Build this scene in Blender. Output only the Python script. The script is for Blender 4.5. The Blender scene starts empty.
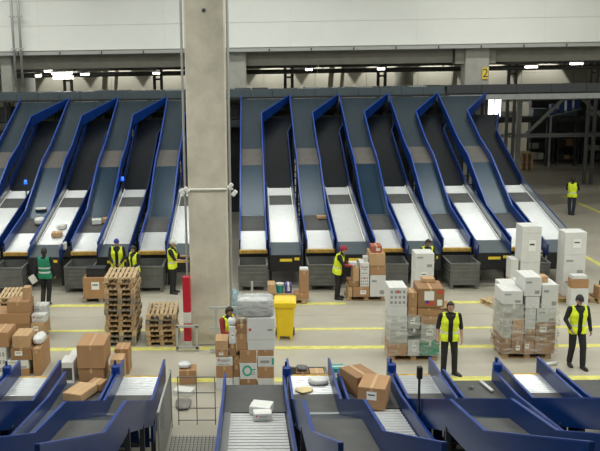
import bpy, bmesh, math, random
from mathutils import Vector, Matrix
random.seed(7)
R = math.radians
S = bpy.context.scene
COL = S.collection

# ------------------------------------------------------------------ camera
cam_data = bpy.data.cameras.new('camera')
cam = bpy.data.objects.new('camera', cam_data)
COL.objects.link(cam)
cam.matrix_world = (Matrix.Translation((0, 0, 7.4)) @ Matrix.Rotation(R(1.5), 4, 'Z')
                    @ Matrix.Rotation(R(90 - 10.86), 4, 'X') @ Matrix.Rotation(-0.016, 4, 'Z'))
cam_data.sensor_fit = 'HORIZONTAL'
cam_data.sensor_width = 36.0
cam_data.lens = 36.0 * 860 / 600
cam_data.shift_x = 72 / 600          # the picture is an off-centre crop of a wider frame
cam_data.clip_end = 300
S.camera = cam

# ------------------------------------------------------------------ light
W = bpy.data.worlds.new('world'); S.world = W
W.use_nodes = True
W.node_tree.nodes['Background'].inputs[0].default_value = (0.80, 0.88, 1.0, 1)
W.node_tree.nodes['Background'].inputs[1].default_value = 0.1


def area(name, loc, sx, sy, power, color=(0.98, 1.0, 0.92), rot=(0, 0, 0)):
    d = bpy.data.lights.new(name, 'AREA'); d.shape = 'RECTANGLE'
    d.size = sx; d.size_y = sy; d.energy = power; d.color = color
    o = bpy.data.objects.new(name, d); COL.objects.link(o)
    o.location = loc; o.rotation_euler = rot
    return o


# rows of linear ceiling lamps over the hall
for _y, _p in ((6, 430), (14, 430), (22, 430), (30, 400), (37, 300)):
    for _x in ((-12, 0, 12, 24) if _y < 26 else (-12, 0, 12)):
        area('ceiling_lamp', (_x, _y, 12.6), 8.0, 0.7, _p)
S.view_settings.view_transform = 'Standard'
S.view_settings.look = 'None'
S.view_settings.exposure = 0.3
S.view_settings.gamma = 1.0
S.view_settings.use_curve_mapping = False

# ------------------------------------------------------------------ materials
MATS = {}


def mat(name, color, rough=0.6, metal=0.0, vary=0.0, scale=4.0, bump=0.0, bscale=40.0, emit=None, strength=0, alt=None,
        spec=0.5, detail=4, stretch=None):
    if name in MATS:
        return MATS[name]
    m = bpy.data.materials.new(name); m.use_nodes = True
    nt = m.node_tree; b = nt.nodes['Principled BSDF']
    b.inputs['Base Color'].default_value = (*color, 1)
    b.inputs['Roughness'].default_value = rough
    b.inputs['Metallic'].default_value = metal
    b.inputs['Specular IOR Level'].default_value = spec
    tc = nt.nodes.new('ShaderNodeTexCoord')
    src = tc.outputs['Object']
    if stretch:
        mp = nt.nodes.new('ShaderNodeMapping'); mp.inputs['Scale'].default_value = stretch
        nt.links.new(src, mp.inputs[0]); src = mp.outputs[0]
    if vary or alt:
        n = nt.nodes.new('ShaderNodeTexNoise'); n.inputs['Scale'].default_value = scale
        n.inputs['Detail'].default_value = detail; n.inputs['Roughness'].default_value = 0.6
        nt.links.new(src, n.inputs['Vector'])
        r = nt.nodes.new('ShaderNodeValToRGB')
        a = tuple(max(0, c * (1 - vary)) for c in color)
        z = alt if alt else tuple(min(1, c * (1 + vary)) for c in color)
        r.color_ramp.elements[0].position = 0.32; r.color_ramp.elements[1].position = 0.68
        r.color_ramp.elements[0].color = (*a, 1); r.color_ramp.elements[1].color = (*z, 1)
        nt.links.new(n.outputs['Fac'], r.inputs[0]); nt.links.new(r.outputs[0], b.inputs['Base Color'])
    if bump:
        n2 = nt.nodes.new('ShaderNodeTexNoise'); n2.inputs['Scale'].default_value = bscale
        nt.links.new(src, n2.inputs['Vector'])
        bp = nt.nodes.new('ShaderNodeBump'); bp.inputs['Strength'].default_value = bump
        bp.inputs['Distance'].default_value = 0.02
        nt.links.new(n2.outputs['Fac'], bp.inputs['Height']); nt.links.new(bp.outputs[0], b.inputs['Normal'])
    if emit:
        b.inputs['Emission Color'].default_value = (*emit, 1); b.inputs['Emission Strength'].default_value = strength
    MATS[name] = m
    return m


mat('concrete_floor', (0.42, 0.39, 0.325), 0.42, vary=0.14, scale=0.45, bump=0.05, bscale=60, detail=8)
mat('concrete_pillar', (0.56, 0.52, 0.435), 0.8, vary=0.22, scale=0.9, bump=0.15, bscale=14, detail=7)
mat('concrete_grey', (0.36, 0.355, 0.32), 0.8, vary=0.1, scale=2, bump=0.1)
mat('beam_taupe', (0.25, 0.24, 0.205), 0.8, vary=0.08, scale=2)
mat('wall_white', (0.78, 0.79, 0.765), 0.55, vary=0.03, scale=0.5)
mat('wall_rear', (0.46, 0.45, 0.38), 0.7, vary=0.06, scale=0.6)
mat('ceiling_paint', (0.30, 0.30, 0.29), 0.8)
mat('line_yellow', (0.68, 0.64, 0.17), 0.55, vary=0.18, scale=5, detail=8)
mat('blue_paint', (0.001, 0.021, 0.112), 0.30, spec=0.16, vary=0.15, scale=2.5)
mat('blue_bright', (0.004, 0.034, 0.21), 0.35, vary=0.1, scale=2.5)
mat('slide_steel', (0.024, 0.040, 0.056), 0.36, metal=0.15, spec=0.4, vary=0.12, scale=1.2, stretch=(3, 0.5, 1))
mat('slide_blue_sheen', (0.012, 0.036, 0.064), 0.28, metal=0.2, vary=0.12, scale=1.2)  # lower stretch of the high slides, blue reflection put into the colour
mat('slide_shaded', (0.004, 0.006, 0.010), 0.32, spec=0.25, vary=0.2, scale=1.5)  # low slides, shade from the mouths above put into the colour
mat('belt_grey', (0.062, 0.063, 0.064), 0.6, vary=0.15, scale=3)
mat('belt_brown', (0.10, 0.092, 0.085), 0.6, vary=0.12, scale=3)
mat('roller_grey', (0.50, 0.51, 0.515), 0.4, vary=0.05, scale=6)
mat('blue_paint_lit', (0.003, 0.025, 0.14), 0.32, spec=0.35, vary=0.15, scale=2.5)  # far chute walls: blue paint with lamp reflections put into the colour
mat('blue_cap_lit', (0.010, 0.055, 0.32), 0.34)  # caps of the far walls, brightened in colour as if lamplit
mat('roller_white', (0.60, 0.615, 0.63), 0.26, metal=0.3, vary=0.04, scale=6)
mat('guard_steel', (0.32, 0.34, 0.36), 0.3, metal=0.7)
mat('rail_white', (0.75, 0.76, 0.75), 0.4)
mat('bumper_wood', (0.36, 0.20, 0.07), 0.7, alt=(0.62, 0.40, 0.06), scale=9)
mat('frame_black', (0.018, 0.02, 0.025), 0.5)
mat('black_panel', (0.014, 0.015, 0.018), 0.45)
mat('sorter_grey', (0.06, 0.08, 0.095), 0.42, metal=0.2, vary=0.1, scale=2)
mat('sorter_dark', (0.03, 0.035, 0.04), 0.5)
mat('truss_grey', (0.27, 0.28, 0.28), 0.5, metal=0.3, vary=0.1)
mat('dark_machine', (0.025, 0.027, 0.03), 0.6, vary=0.3, scale=2)
mat('bin_steel', (0.175, 0.18, 0.175), 0.48, metal=0.5, vary=0.18, scale=3)
mat('wood', (0.40, 0.27, 0.145), 0.75, vary=0.3, scale=5, bump=0.1, bscale=30, stretch=(6, 1, 1))
mat('wood_pale', (0.52, 0.38, 0.22), 0.75, vary=0.25, scale=5, stretch=(6, 1, 1))
mat('wood_grey', (0.26, 0.22, 0.165), 0.8, vary=0.3, scale=5, stretch=(6, 1, 1))
mat('card', (0.38, 0.215, 0.105), 0.78, vary=0.08, scale=3, bump=0.03)
mat('card_dark', (0.28, 0.155, 0.074), 0.78, vary=0.1, scale=3, bump=0.03)
mat('card_light', (0.47, 0.30, 0.16), 0.78, vary=0.08, scale=3, bump=0.03)
mat('card_red', (0.36, 0.10, 0.07), 0.75, vary=0.1)
mat('box_white', (0.64, 0.645, 0.635), 0.6, vary=0.04, scale=3)
mat('box_offwhite', (0.54, 0.55, 0.54), 0.6, vary=0.06, scale=3)
mat('box_teal', (0.02, 0.27, 0.25), 0.5, vary=0.15)
mat('box_green', (0.035, 0.25, 0.15), 0.5, vary=0.25, scale=5)
mat('box_purple', (0.06, 0.06, 0.22), 0.5, vary=0.3, scale=8)
mat('box_greyfilm', (0.40, 0.40, 0.37), 0.35, vary=0.15, scale=5)
mat('box_black', (0.02, 0.022, 0.025), 0.5, vary=0.2)
mat('tape_brown', (0.50, 0.33, 0.17), 0.3)
mat('tape_white', (0.66, 0.66, 0.63), 0.35)
mat('label_white', (0.80, 0.80, 0.78), 0.5)
mat('print_grey', (0.30, 0.30, 0.31), 0.6)
mat('print_black', (0.05, 0.05, 0.055), 0.6)
mat('print_red', (0.60, 0.07, 0.05), 0.5)
mat('print_green', (0.02, 0.36, 0.25), 0.5)
mat('plastic_grey', (0.30, 0.31, 0.31), 0.18, alt=(0.60, 0.61, 0.61), scale=9, bump=0.8, bscale=18, stretch=(0.6, 1, 2.5))
mat('plastic_clear', (0.60, 0.62, 0.63), 0.2, bump=0.8, bscale=14)
mat('bag_grey', (0.10, 0.10, 0.105), 0.35, vary=0.4, scale=6, bump=0.8, bscale=14)
mat('bag_mid', (0.17, 0.16, 0.15), 0.4, vary=0.3, scale=6, bump=0.8, bscale=14)
mat('bag_blue', (0.22, 0.36, 0.44), 0.25, vary=0.3, scale=8, bump=0.8, bscale=18)
mat('envelope', (0.66, 0.55, 0.28), 0.6)
mat('bin_yellow', (0.82, 0.58, 0.015), 0.35, vary=0.04)
mat('rubber', (0.02, 0.02, 0.02), 0.7)
mat('guard_rail', (0.46, 0.47, 0.45), 0.45, metal=0.2)
mat('guard_red', (0.48, 0.012, 0.03), 0.4)
mat('guard_white', (0.62, 0.60, 0.57), 0.5)
mat('lamp_housing', (0.72, 0.72, 0.70), 0.4)
mat('pipe_grey', (0.40, 0.41, 0.40), 0.4, metal=0.4)
mat('pipe_dark', (0.05, 0.052, 0.05), 0.5)
mat('rail_thin', (0.13, 0.13, 0.125), 0.5)
mat('sign_yellow', (0.85, 0.62, 0.05), 0.5)
mat('tube_lit', (1, 1, 1), 0.4, emit=(1.0, 0.97, 0.88), strength=9)
mat('window_lit', (0.9, 0.95, 1), 0.4, emit=(0.88, 0.95, 1.0), strength=3.2)
mat('beacon_blue', (0.05, 0.2, 0.9), 0.3, emit=(0.01, 0.09, 1.0), strength=1.6)
mat('mesh_steel', (0.38, 0.38, 0.36), 0.45, metal=0.4)
mat('skin', (0.44, 0.26, 0.18), 0.55)
mat('skin_dark', (0.28, 0.16, 0.11), 0.55)
mat('hair_dark', (0.022, 0.016, 0.012), 0.6)
mat('feature_dark', (0.05, 0.03, 0.025), 0.5)
mat('lip', (0.35, 0.14, 0.12), 0.5)
mat('cloth_black', (0.014, 0.014, 0.017), 0.85, vary=0.3, scale=12)
mat('cloth_navy', (0.02, 0.026, 0.045), 0.85, vary=0.3, scale=12)
mat('cloth_grey', (0.10, 0.10, 0.11), 0.85)
mat('cloth_red', (0.30, 0.03, 0.03), 0.85)
mat('cloth_white', (0.62, 0.62, 0.60), 0.85)
mat('vest_yellow', (0.76, 0.90, 0.03), 0.6, vary=0.12, scale=10)
mat('vest_green', (0.01, 0.22, 0.12), 0.7, vary=0.12, scale=10)
mat('reflective', (0.62, 0.64, 0.62), 0.35)
mat('cap_blue', (0.02, 0.05, 0.28), 0.8)
mat('cap_white', (0.62, 0.62, 0.60), 0.8)
mat('cap_red', (0.36, 0.02, 0.05), 0.8)
mat('cap_black', (0.02, 0.02, 0.024), 0.8)
mat('shoe_black', (0.012, 0.012, 0.013), 0.5)


def film_material():
    m = bpy.data.materials.new('stretch_film'); m.use_nodes = True
    nt = m.node_tree; b = nt.nodes['Principled BSDF']; out = nt.nodes['Material Output']
    b.inputs['Base Color'].default_value = (0.72, 0.73, 0.72, 1); b.inputs['Roughness'].default_value = 0.16
    tr = nt.nodes.new('ShaderNodeBsdfTransparent'); mx = nt.nodes.new('ShaderNodeMixShader')
    tc = nt.nodes.new('ShaderNodeTexCoord'); mp = nt.nodes.new('ShaderNodeMapping')
    mp.inputs['Scale'].default_value = (1.2, 1.2, 5)
    n = nt.nodes.new('ShaderNodeTexNoise'); n.inputs['Scale'].default_value = 2.6; n.inputs['Detail'].default_value = 6
    r = nt.nodes.new('ShaderNodeValToRGB')
    r.color_ramp.elements[0].position = 0.46; r.color_ramp.elements[0].color = (0.08, 0.08, 0.08, 1)
    r.color_ramp.elements[1].position = 0.72; r.color_ramp.elements[1].color = (0.60, 0.60, 0.60, 1)
    bp = nt.nodes.new('ShaderNodeBump'); bp.inputs['Strength'].default_value = 0.9; bp.inputs['Distance'].default_value = 0.04
    nt.links.new(tc.outputs['Object'], mp.inputs[0]); nt.links.new(mp.outputs[0], n.inputs['Vector'])
    nt.links.new(n.outputs['Fac'], r.inputs[0]); nt.links.new(r.outputs[0], mx.inputs[0])
    nt.links.new(n.outputs['Fac'], bp.inputs['Height']); nt.links.new(bp.outputs[0], b.inputs['Normal'])
    nt.links.new(tr.outputs[0], mx.inputs[1]); nt.links.new(b.outputs[0], mx.inputs[2])
    nt.links.new(mx.outputs[0], out.inputs['Surface'])
    MATS['stretch_film'] = m


film_material()


# ------------------------------------------------------------------ mesh helpers
class MB:
    def __init__(s):
        s.v = []; s.f = []; s.m = []; s.mats = []; s.cur = 0

    def use(s, name):
        if name not in s.mats:
            s.mats.append(name)
        s.cur = s.mats.index(name); return s

    def add(s, vs, fs):
        o = len(s.v); s.v += [tuple(x) for x in vs]
        for f in fs:
            s.f.append([i + o for i in f]); s.m.append(s.cur)
        return s

    def box(s, x0, x1, y0, y1, z0, z1, M=None):
        vs = [Vector(p) for p in ((x0, y0, z0), (x1, y0, z0), (x1, y1, z0), (x0, y1, z0), (x0, y0, z1), (x1, y0, z1), (x1, y1, z1), (x0, y1, z1))]
        if M is not None:
            vs = [M @ v for v in vs]
        return s.add(vs, [(0, 3, 2, 1), (4, 5, 6, 7), (0, 1, 5, 4), (1, 2, 6, 5), (2, 3, 7, 6), (3, 0, 4, 7)])

    def bbox(s, x0, x1, y0, y1, z0, z1, b=0.01, M=None):
        """box with all twelve edges chamfered"""
        b = min(b, (x1 - x0) * .45, (y1 - y0) * .45, (z1 - z0) * .45)
        vs = []
        idx = {}
        for ix, X in enumerate((x0, x1)):
            for iy, Y in enumerate((y0, y1)):
                for iz, Z in enumerate((z0, z1)):
                    sx, sy, sz = (1, -1)[ix], (1, -1)[iy], (1, -1)[iz]
                    for a, d in enumerate(((0, b * sy, b * sz), (b * sx, 0, b * sz), (b * sx, b * sy, 0))):
                        idx[ix, iy, iz, a] = len(vs); vs.append(Vector((X + d[0], Y + d[1], Z + d[2])))
        g = lambda *k: idx[k]
        fs = []
        for i in (0, 1):
            q = [g(i, 0, 0, 0), g(i, 1, 0, 0), g(i, 1, 1, 0), g(i, 0, 1, 0)]; fs.append(q if i else q[::-1])
            q = [g(0, i, 0, 1), g(0, i, 1, 1), g(1, i, 1, 1), g(1, i, 0, 1)]; fs.append(q if i else q[::-1])
            q = [g(0, 0, i, 2), g(1, 0, i, 2), g(1, 1, i, 2), g(0, 1, i, 2)]; fs.append(q if i else q[::-1])
        for i in (0, 1):
            for j in (0, 1):
                q = [g(0, i, j, 1), g(1, i, j, 1), g(1, i, j, 2), g(0, i, j, 2)]; fs.append(q if (i ^ j) else q[::-1])
                q = [g(i, 0, j, 0), g(i, 1, j, 0), g(i, 1, j, 2), g(i, 0, j, 2)]; fs.append(q[::-1] if (i ^ j) else q)
                q = [g(i, j, 0, 0), g(i, j, 1, 0), g(i, j, 1, 1), g(i, j, 0, 1)]; fs.append(q if (i ^ j) else q[::-1])
                for k in (0, 1):
                    q = [g(i, j, k, 0), g(i, j, k, 1), g(i, j, k, 2)]; fs.append(q if (i ^ j ^ k) else q[::-1])
        if M is not None:
            vs = [M @ v for v in vs]
        return s.add(vs, fs)

    def tube(s, a, b, r, n=8, r2=None, caps=True):
        a = Vector(a); b = Vector(b); d = (b - a).normalized(); r2 = r if r2 is None else r2
        u = d.orthogonal().normalized(); w = d.cross(u)
        vs = []
        for p, rr in ((a, r), (b, r2)):
            for k in range(n):
                t = 2 * math.pi * k / n
                vs.append(p + (u * math.cos(t) + w * math.sin(t)) * rr)
        fs = [(k, (k + 1) % n, n + (k + 1) % n, n + k) for k in range(n)]
        if caps:
            fs += [tuple(range(n))[::-1], tuple(range(n, 2 * n))]
        return s.add(vs, fs)

    def bar(s, a, b, w, h=None):
        """square bar between two points"""
        a = Vector(a); b = Vector(b); h = w if h is None else h
        d = (b - a); L = d.length; d.normalize()
        up = Vector((0, 0, 1)) if abs(d.z) < 0.95 else Vector((0, 1, 0))
        x = up.cross(d).normalized(); z = d.cross(x)
        M = Matrix((x, d, z)).transposed().to_4x4(); M.translation = a
        return s.box(-w / 2, w / 2, 0, L, -h / 2, h / 2, M)

    def strip(s, rows, t):
        """sheet from rows of (left, right) points, thickness t downwards (-z)"""
        vs = []
        for l, r in rows:
            l = Vector(l); r = Vector(r); dz = Vector((0, 0, -t))
            vs += [l, r, r + dz, l + dz]
        fs = []
        for i in range(len(rows) - 1):
            a = 4 * i; b = a + 4
            fs += [(a, a + 1, b + 1, b), (a + 3, b + 3, b + 2, a + 2), (a, b, b + 3, a + 3), (a + 1, a + 2, b + 2, b + 1)]
        e = 4 * (len(rows) - 1)
        fs += [(0, 3, 2, 1), (e, e + 1, e + 2, e + 3)]
        return s.add(vs, fs)

    def wall(s, pts, up, down, t):
        """upright sheet that follows pts; t is its thickness (sideways offset to the left of travel if > 0)"""
        P = [Vector(p) for p in pts]
        vs = []
        n = len(P)
        ups = up if isinstance(up, list) else [up] * n
        for i, p in enumerate(P):
            up = ups[i]
            d = (P[min(i + 1, n - 1)] - P[max(i - 1, 0)]); d.z = 0
            d.normalize(); o = Vector((-d.y, d.x, 0)) * t
            vs += [p + Vector((0, 0, up)), p + o + Vector((0, 0, up)), p + o - Vector((0, 0, down)), p - Vector((0, 0, down))]
        fs = []
        for i in range(n - 1):
            a = 4 * i; b = a + 4
            for k in range(4):
                fs.append((a + k, a + (k + 1) % 4, b + (k + 1) % 4, b + k))
        e = 4 * (n - 1)
        fs += [(0, 3, 2, 1), (e, e + 1, e + 2, e + 3)]
        return s.add(vs, fs)

    def prism(s, poly, z0, z1, M=None):
        n = len(poly)
        vs = [Vector((x, y, z)) for z in (z0, z1) for x, y in poly]
        if M is not None:
            vs = [M @ v for v in vs]
        return s.add(vs, [(k, (k + 1) % n, n + (k + 1) % n, n + k) for k in range(n)] + [tuple(range(n))[::-1], tuple(range(n, 2 * n))])

    def ell(s, c, rx, ry, rz, n=10, m=6, M=None):
        vs = [Vector((0, 0, -rz))]
        for i in range(1, m):
            a = -math.pi / 2 + math.pi * i / m
            for k in range(n):
                t = 2 * math.pi * k / n
                vs.append(Vector((rx * math.cos(a) * math.cos(t), ry * math.cos(a) * math.sin(t), rz * math.sin(a))))
        vs.append(Vector((0, 0, rz)))
        fs = [(0, 1 + (k + 1) % n, 1 + k) for k in range(n)]
        for i in range(m - 2):
            for k in range(n):
                a = 1 + i * n
                fs.append((a + k, a + (k + 1) % n, a + n + (k + 1) % n, a + n + k))
        l = len(vs) - 1; a = 1 + (m - 2) * n
        fs += [(a + k, a + (k + 1) % n, l) for k in range(n)]
        c = Vector(c)
        vs = [(M @ v if M is not None else v) + c for v in vs]
        return s.add(vs, fs)

    def mesh(s, name, material=None, smooth=False):
        me = bpy.data.meshes.new(name)
        me.from_pydata(s.v, [], s.f)
        if material:
            me.materials.append(MATS[material])
        else:
            for n in s.mats:
                me.materials.append(MATS[n])
            me.polygons.foreach_set('material_index', s.m)
        if smooth:
            me.polygons.foreach_set('use_smooth', [True] * len(me.polygons))
        me.update()
        return me

    def build(s, name, material=None, parent=None, smooth=False):
        return link(name, s.mesh(name, material, smooth), parent)


def link(name, me, parent=None, loc=None, rz=None):
    o = bpy.data.objects.new(name, me); COL.objects.link(o)
    if parent is not None:
        o.parent = parent
    if loc is not None:
        o.location = loc
    if rz is not None:
        o.rotation_euler = (0, 0, rz)
    return o


def tag(o, label=None, cat=None, group=None, kind=None):
    if label: o['label'] = label
    if cat: o['category'] = cat
    if group: o['group'] = group
    if kind: o['kind'] = kind
    return o


def empty(name, loc=(0, 0, 0), rz=0.0):
    o = bpy.data.objects.new(name, None); COL.objects.link(o)
    o.location = loc; o.rotation_euler = (0, 0, rz); o.empty_display_size = 0.2
    return o


def copy_tree(o, parent=None):
    c = o.copy(); COL.objects.link(c)
    if parent is not None:
        c.parent = parent
    for ch in list(o.children):
        copy_tree(ch, c)
    return c


ORD = ['zeroth', 'first', 'second', 'third', 'fourth', 'fifth', 'sixth', 'seventh', 'eighth', 'ninth', 'tenth', 'eleventh', 'twelfth']

# ------------------------------------------------------------------ the hall
floor = tag(MB().box(-22, 32, -12, 67, -0.3, 0).build('floor', 'concrete_floor'), kind='structure')


def yline(x0, x1, y, w):
    MB().box(x0, x1, y - w / 2, y + w / 2, -0.001, 0.006).build('yellow_line', 'line_yellow', floor)


for x0, x1, y, w in ((-6.4, -4.3, 25.62, .26), (0.6, 2.9, 25.62, .26), (5.2, 12.4, 25.64, .26),
                     (-9, 12.4, 23.08, .17), (-9, 12.4, 21.50, .24), (-9, 12.4, 19.22, .26)):
    yline(x0, x1, y, w)
MB().box(12.42, 12.60, 25.5, 37, -0.001, 0.006).build('yellow_line', 'line_yellow', floor)
MB().box(16.60, 16.80, 30, 46, -0.001, 0.006).build('yellow_line', 'line_yellow', floor)
for y in (17.6, 24.4, 36, 50):       # joints of the floor slabs
    MB().use('concrete_grey').box(-20, 30, y - .005, y + .005, -0.001, 0.003).build('slab_joint', 'beam_taupe', floor)

wall_back = tag(MB().box(-22, 32, 42.0, 42.3, 7.95, 13).build('wall_back', 'concrete_grey'), kind='structure')
for i in range(9):                               # wide cladding panels, thin joints between them
    for j, (za, zb) in enumerate(((8.0, 9.15), (9.16, 10.31), (10.32, 11.47), (11.48, 13.0))):
        MB().bbox(-22 + i * 6 + .0015, -16 + i * 6 - .0015, 41.94, 42.01, za, zb, .002).build('panel', 'wall_white', wall_back)
t1 = tag(MB().bbox(-22, 32, 41.74, 42.02, 7.78, 7.95, .02).build('trim_1', 'pipe_grey'), kind='structure')
for i in range(27):
    MB().box(-21 + i * 2 - .03, -21 + i * 2 + .03, 41.72, 41.75, 7.80, 7.93).build('bracket', 'pipe_dark', t1)
for n, (x0, x1) in enumerate(((-11.45, -1.12), (-0.08, 9.9), (11.95, 31))):
    tag(MB().bbox(x0, x1, 42.6, 43.2, 7.12, 7.95, .02).build('trim_%d' % (n + 2), 'beam_taupe'), kind='structure')
    MB().use('beam_taupe')
for n, (x0, x1) in enumerate(((-12.05, -11.5), (-1.1, -0.1), (10.40, 11.55))):
    c = tag(MB().bbox(x0, x1, 42.2, 43.1, 0, 7.95, .04).build('concrete_column', 'concrete_grey'),
            ('square grey concrete column by the wall pipes', 'square grey concrete column standing behind the big pillar',
             'square grey concrete column with the yellow number sign')[n], 'column')
    if n == 2:
        MB().bbox(x0 - .45, x0 + .02, 42.35, 43.0, 7.05, 7.95, .02).build('capital', 'beam_taupe', c)
        MB().bbox(x1 - .02, x1 + .35, 42.35, 43.0, 7.05, 7.95, .02).build('capital', 'beam_taupe', c)
tag(MB().box(-22, 32, 66, 66.3, 0, 9.2).build('wall_rear', 'wall_rear'), kind='structure')
wr = bpy.data.objects['wall_rear']
for k in range(14):                              # sheet panels of the rear wall
    for j in range(5):
        MB().bbox(-22 + k * 3.86 + .01, -22 + (k + 1) * 3.86 - .01, 65.94, 66.01, 4.2 + j * .98, 5.17 + j * .98, .008).build('panel', 'wall_rear', wr)
tag(MB().box(-22.3, -22, -12, 66, 0, 13).build('wall_left', 'wall_white'), kind='structure')
tag(MB().box(32, 32.3, -12, 66, 0, 13).build('wall_right', 'wall_white'), kind='structure')
tag(MB().box(-22, 32, -12.3, -12, 0, 13).build('wall_front', 'wall_white'), kind='structure')
ceil = tag(MB().box(-22, 32, -12, 42.3, 13, 13.2).build('ceiling', 'ceiling_paint'), kind='structure')
MB().box(-22, 32, 42.3, 66.3, 9.2, 9.4).build('rear_ceiling', 'beam_taupe', ceil)


def window(n, x0, x1, z0, z1):
    w = tag(MB().box(x0, x1, 65.86, 65.95, z0, z1).build('window_%d' % n, 'window_lit'), kind='structure')
    fr = MB()
    for a, b, c, d in ((x0 - .08, x1 + .08, z1, z1 + .08), (x0 - .08, x1 + .08, z0 - .08, z0), (x0 - .08, x0, z0, z1), (x1, x1 + .08, z0, z1),
                       ((x0 + x1) / 2 - .04, (x0 + x1) / 2 + .04, z0, z1)):
        fr.box(a, b, 65.82, 65.94, c, d)
    fr.build('window_frame', 'truss_grey', w)


window(1, 18.0, 19.0, 2.7, 4.6)
window(2, 1.4, 3.2, 3.0, 4.3)

# pillar, its cable, lights and guards
pil = empty('concrete_pillar', (-1.08, 21.75, 0))
tag(pil, 'massive bare concrete pillar standing on the hall floor', 'pillar')
shaft = MB().bbox(-.5, .5, 0, .85, 0, 13, .03).build('shaft', 'concrete_pillar', pil)
MB().tube((.0, .01, 8.62), (.0, -.02, 8.62), .05, 14).build('bolt_hole', 'pipe_dark', shaft)
MB().tube((-.58, .1, 1.8), (-.58, .1, 13), .03).build('conduit', 'pipe_grey', pil)
MB().tube((.565, .3, .3), (.565, .3, 13), .035).build('conduit', 'pipe_grey', pil)
lampbar = tag(empty('floodlight_bar', (-1.08, 21.7, 4.18)), 'white tube with small floodlights strapped across the concrete pillar', 'floodlight')
MB().tube((-.66, 0, 0), (.66, 0, 0), .028, 10).build('tube', 'lamp_housing', lampbar)
for x, z, s in ((-.68, -.02, -1), (-.56, .04, -1), (.62, .12, 1), (.72, -.06, 1)):
    m = MB()
    M = Matrix.Translation((x, -.04, z)) @ Matrix.Rotation(s * .7, 4, 'Y')
    m.bbox(-.05, .05, -.06, .06, -.13, .03, .015, M)
    h = m.build('lamp_head', 'lamp_housing', lampbar)
    MB().box(-.035, .035, -.045, .045, -.136, -.128, M).build('lens', 'guard_steel', h)

gp = tag(empty('guard_post', (-1.66, 21.52, 0)), 'red and white banded impact post beside the concrete pillar', 'post')
for z0, z1, mm in ((0, .22, 'guard_white'), (.22, .70, 'guard_red'), (.70, 1.0, 'guard_white'), (1.0, 1.95, 'guard_red')):
    MB().bbox(-.1, .1, -.1, .1, z0, z1, .02).build('band', mm, gp)
gr = tag(empty('guard_rail', (-.35, 21.15, 0)), 'grey tubular guard rail around the front of concrete pillar', 'rail')
for x in (-.55, .22):
    MB().bar((x, 0, 0), (x, 0, 1.22), .07).build('post', 'guard_rail', gr)
for z in (.08, .66, 1.2):
    MB().bar((-.72, 0, z), (.28, 0, z), .06).build('rail', 'guard_rail', gr)
MB().tube((.25, 0, 1.2), (.38, .5, 1.2), .03).build('rail', 'guard_rail', gr)
MB().tube((.38, .5, 1.2), (.38, .55, 1.75), .03).build('post', 'guard_rail', gr)
gr2 = tag(empty('guard_rail', (-1.75, 21.28, 0)), 'short grey guard rail in front of the red and white post', 'rail')
for x in (-.17, .34):
    MB().bar((x, 0, 0), (x, 0, .7), .06).build('post', 'guard_rail', gr2)
for z in (.1, .68):
    MB().bar((-.2, 0, z), (.4, 0, z), .06).build('rail', 'guard_rail', gr2)

# number sign
sg = tag(empty('number_sign', (11.35, 42.14, 6.60)), 'yellow sign with black number 2 on concrete column', 'sign')
MB().box(-.14, .14, -.02, .03, -.27, .27).build('plate', 'sign_yellow', sg)
fc = bpy.data.curves.new('number', 'FONT'); fc.body = '2'; fc.size = .58; fc.extrude = .004; fc.align_x = 'CENTER'; fc.align_y = 'CENTER'
fo = bpy.data.objects.new('number', fc); COL.objects.link(fo)
dg = bpy.context.evaluated_depsgraph_get()
nm = bpy.data.meshes.new_from_object(fo.evaluated_get(dg)); bpy.data.objects.remove(fo)
nm.materials.clear(); nm.materials.append(MATS['print_black'])
no = link('number', nm, sg); no.rotation_euler = (R(90), 0, 0); no.location = (0, -.026, 0)

# pipes on the white wall
for k, x in enumerate((-11.15, -10.82)):
    p = tag(empty('vertical_pipe', (x, 41.55, 0)), ('grey vertical pipe on the white wall, next to the column', 'grey vertical pipe on the white wall, second from the column')[1 - k], 'pipe')
    MB().tube((0, 0, 6.3), (0, 0, 12.95), .06, 12).build('tube', 'pipe_grey', p, True)
    for z in (8.1, 9.6, 11.2):
        MB().bar((-.12, .0, z), (.12, .0, z), .19, .06).build('clamp', 'pipe_grey', p)

# ------------------------------------------------------------------ sorter line
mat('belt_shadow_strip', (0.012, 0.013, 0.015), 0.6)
so = tag(empty('sorter_line', (0, 40.6, 0)), 'long overhead sorter conveyor with slate grey side panels feeding the chutes', 'conveyor')
PITCH = 2.28
for x0, n in ((-14.9, 24),):
    for i in range(n):
        a = x0 + i * 1.0
        MB().bbox(a + .003, a + .997, 0, .08, 5.70, 6.06, .01).build('side_panel', 'sorter_grey', so)
for i in range(12):
    a = 9.2 + i * 1.6
    MB().bbox(a + .003, a + 1.597, -.02, .08, 5.72, 6.12, .01).build('side_panel', 'sorter_dark', so)
MB().box(-14.9, 28.4, .08, 1.5, 5.62, 5.9).build('track', 'sorter_dark', so)
MB().box(-14.9, 9.2, .01, .08, 5.62, 5.70).build('shadow_strip', 'belt_shadow_strip', so)  # dark strip that paints the shade line below the side panels
car = random.Random(3)
for i in range(52):                               # parcel carriers riding on the track
    a = -14.6 + i * .82
    MB().bbox(a, a + .76, .12, 1.4, 5.90, 6.04 + car.random() * .06, .02).build('carrier', car.choice(['sorter_dark', 'sorter_grey', 'truss_grey', 'sorter_grey']), so)
MB().box(9.3, 28.4, -.06, .12, 5.42, 5.66).build('girder', 'truss_grey', so)
MB().box(-14.9, 10.9, .3, 1.4, 4.30, 4.62).build('lower_track', 'sorter_dark', so)
MB().box(-14.9, 10.9, 1.4, 1.46, 4.62, 5.35).build('lower_fascia', 'sorter_dark', so)
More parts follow.
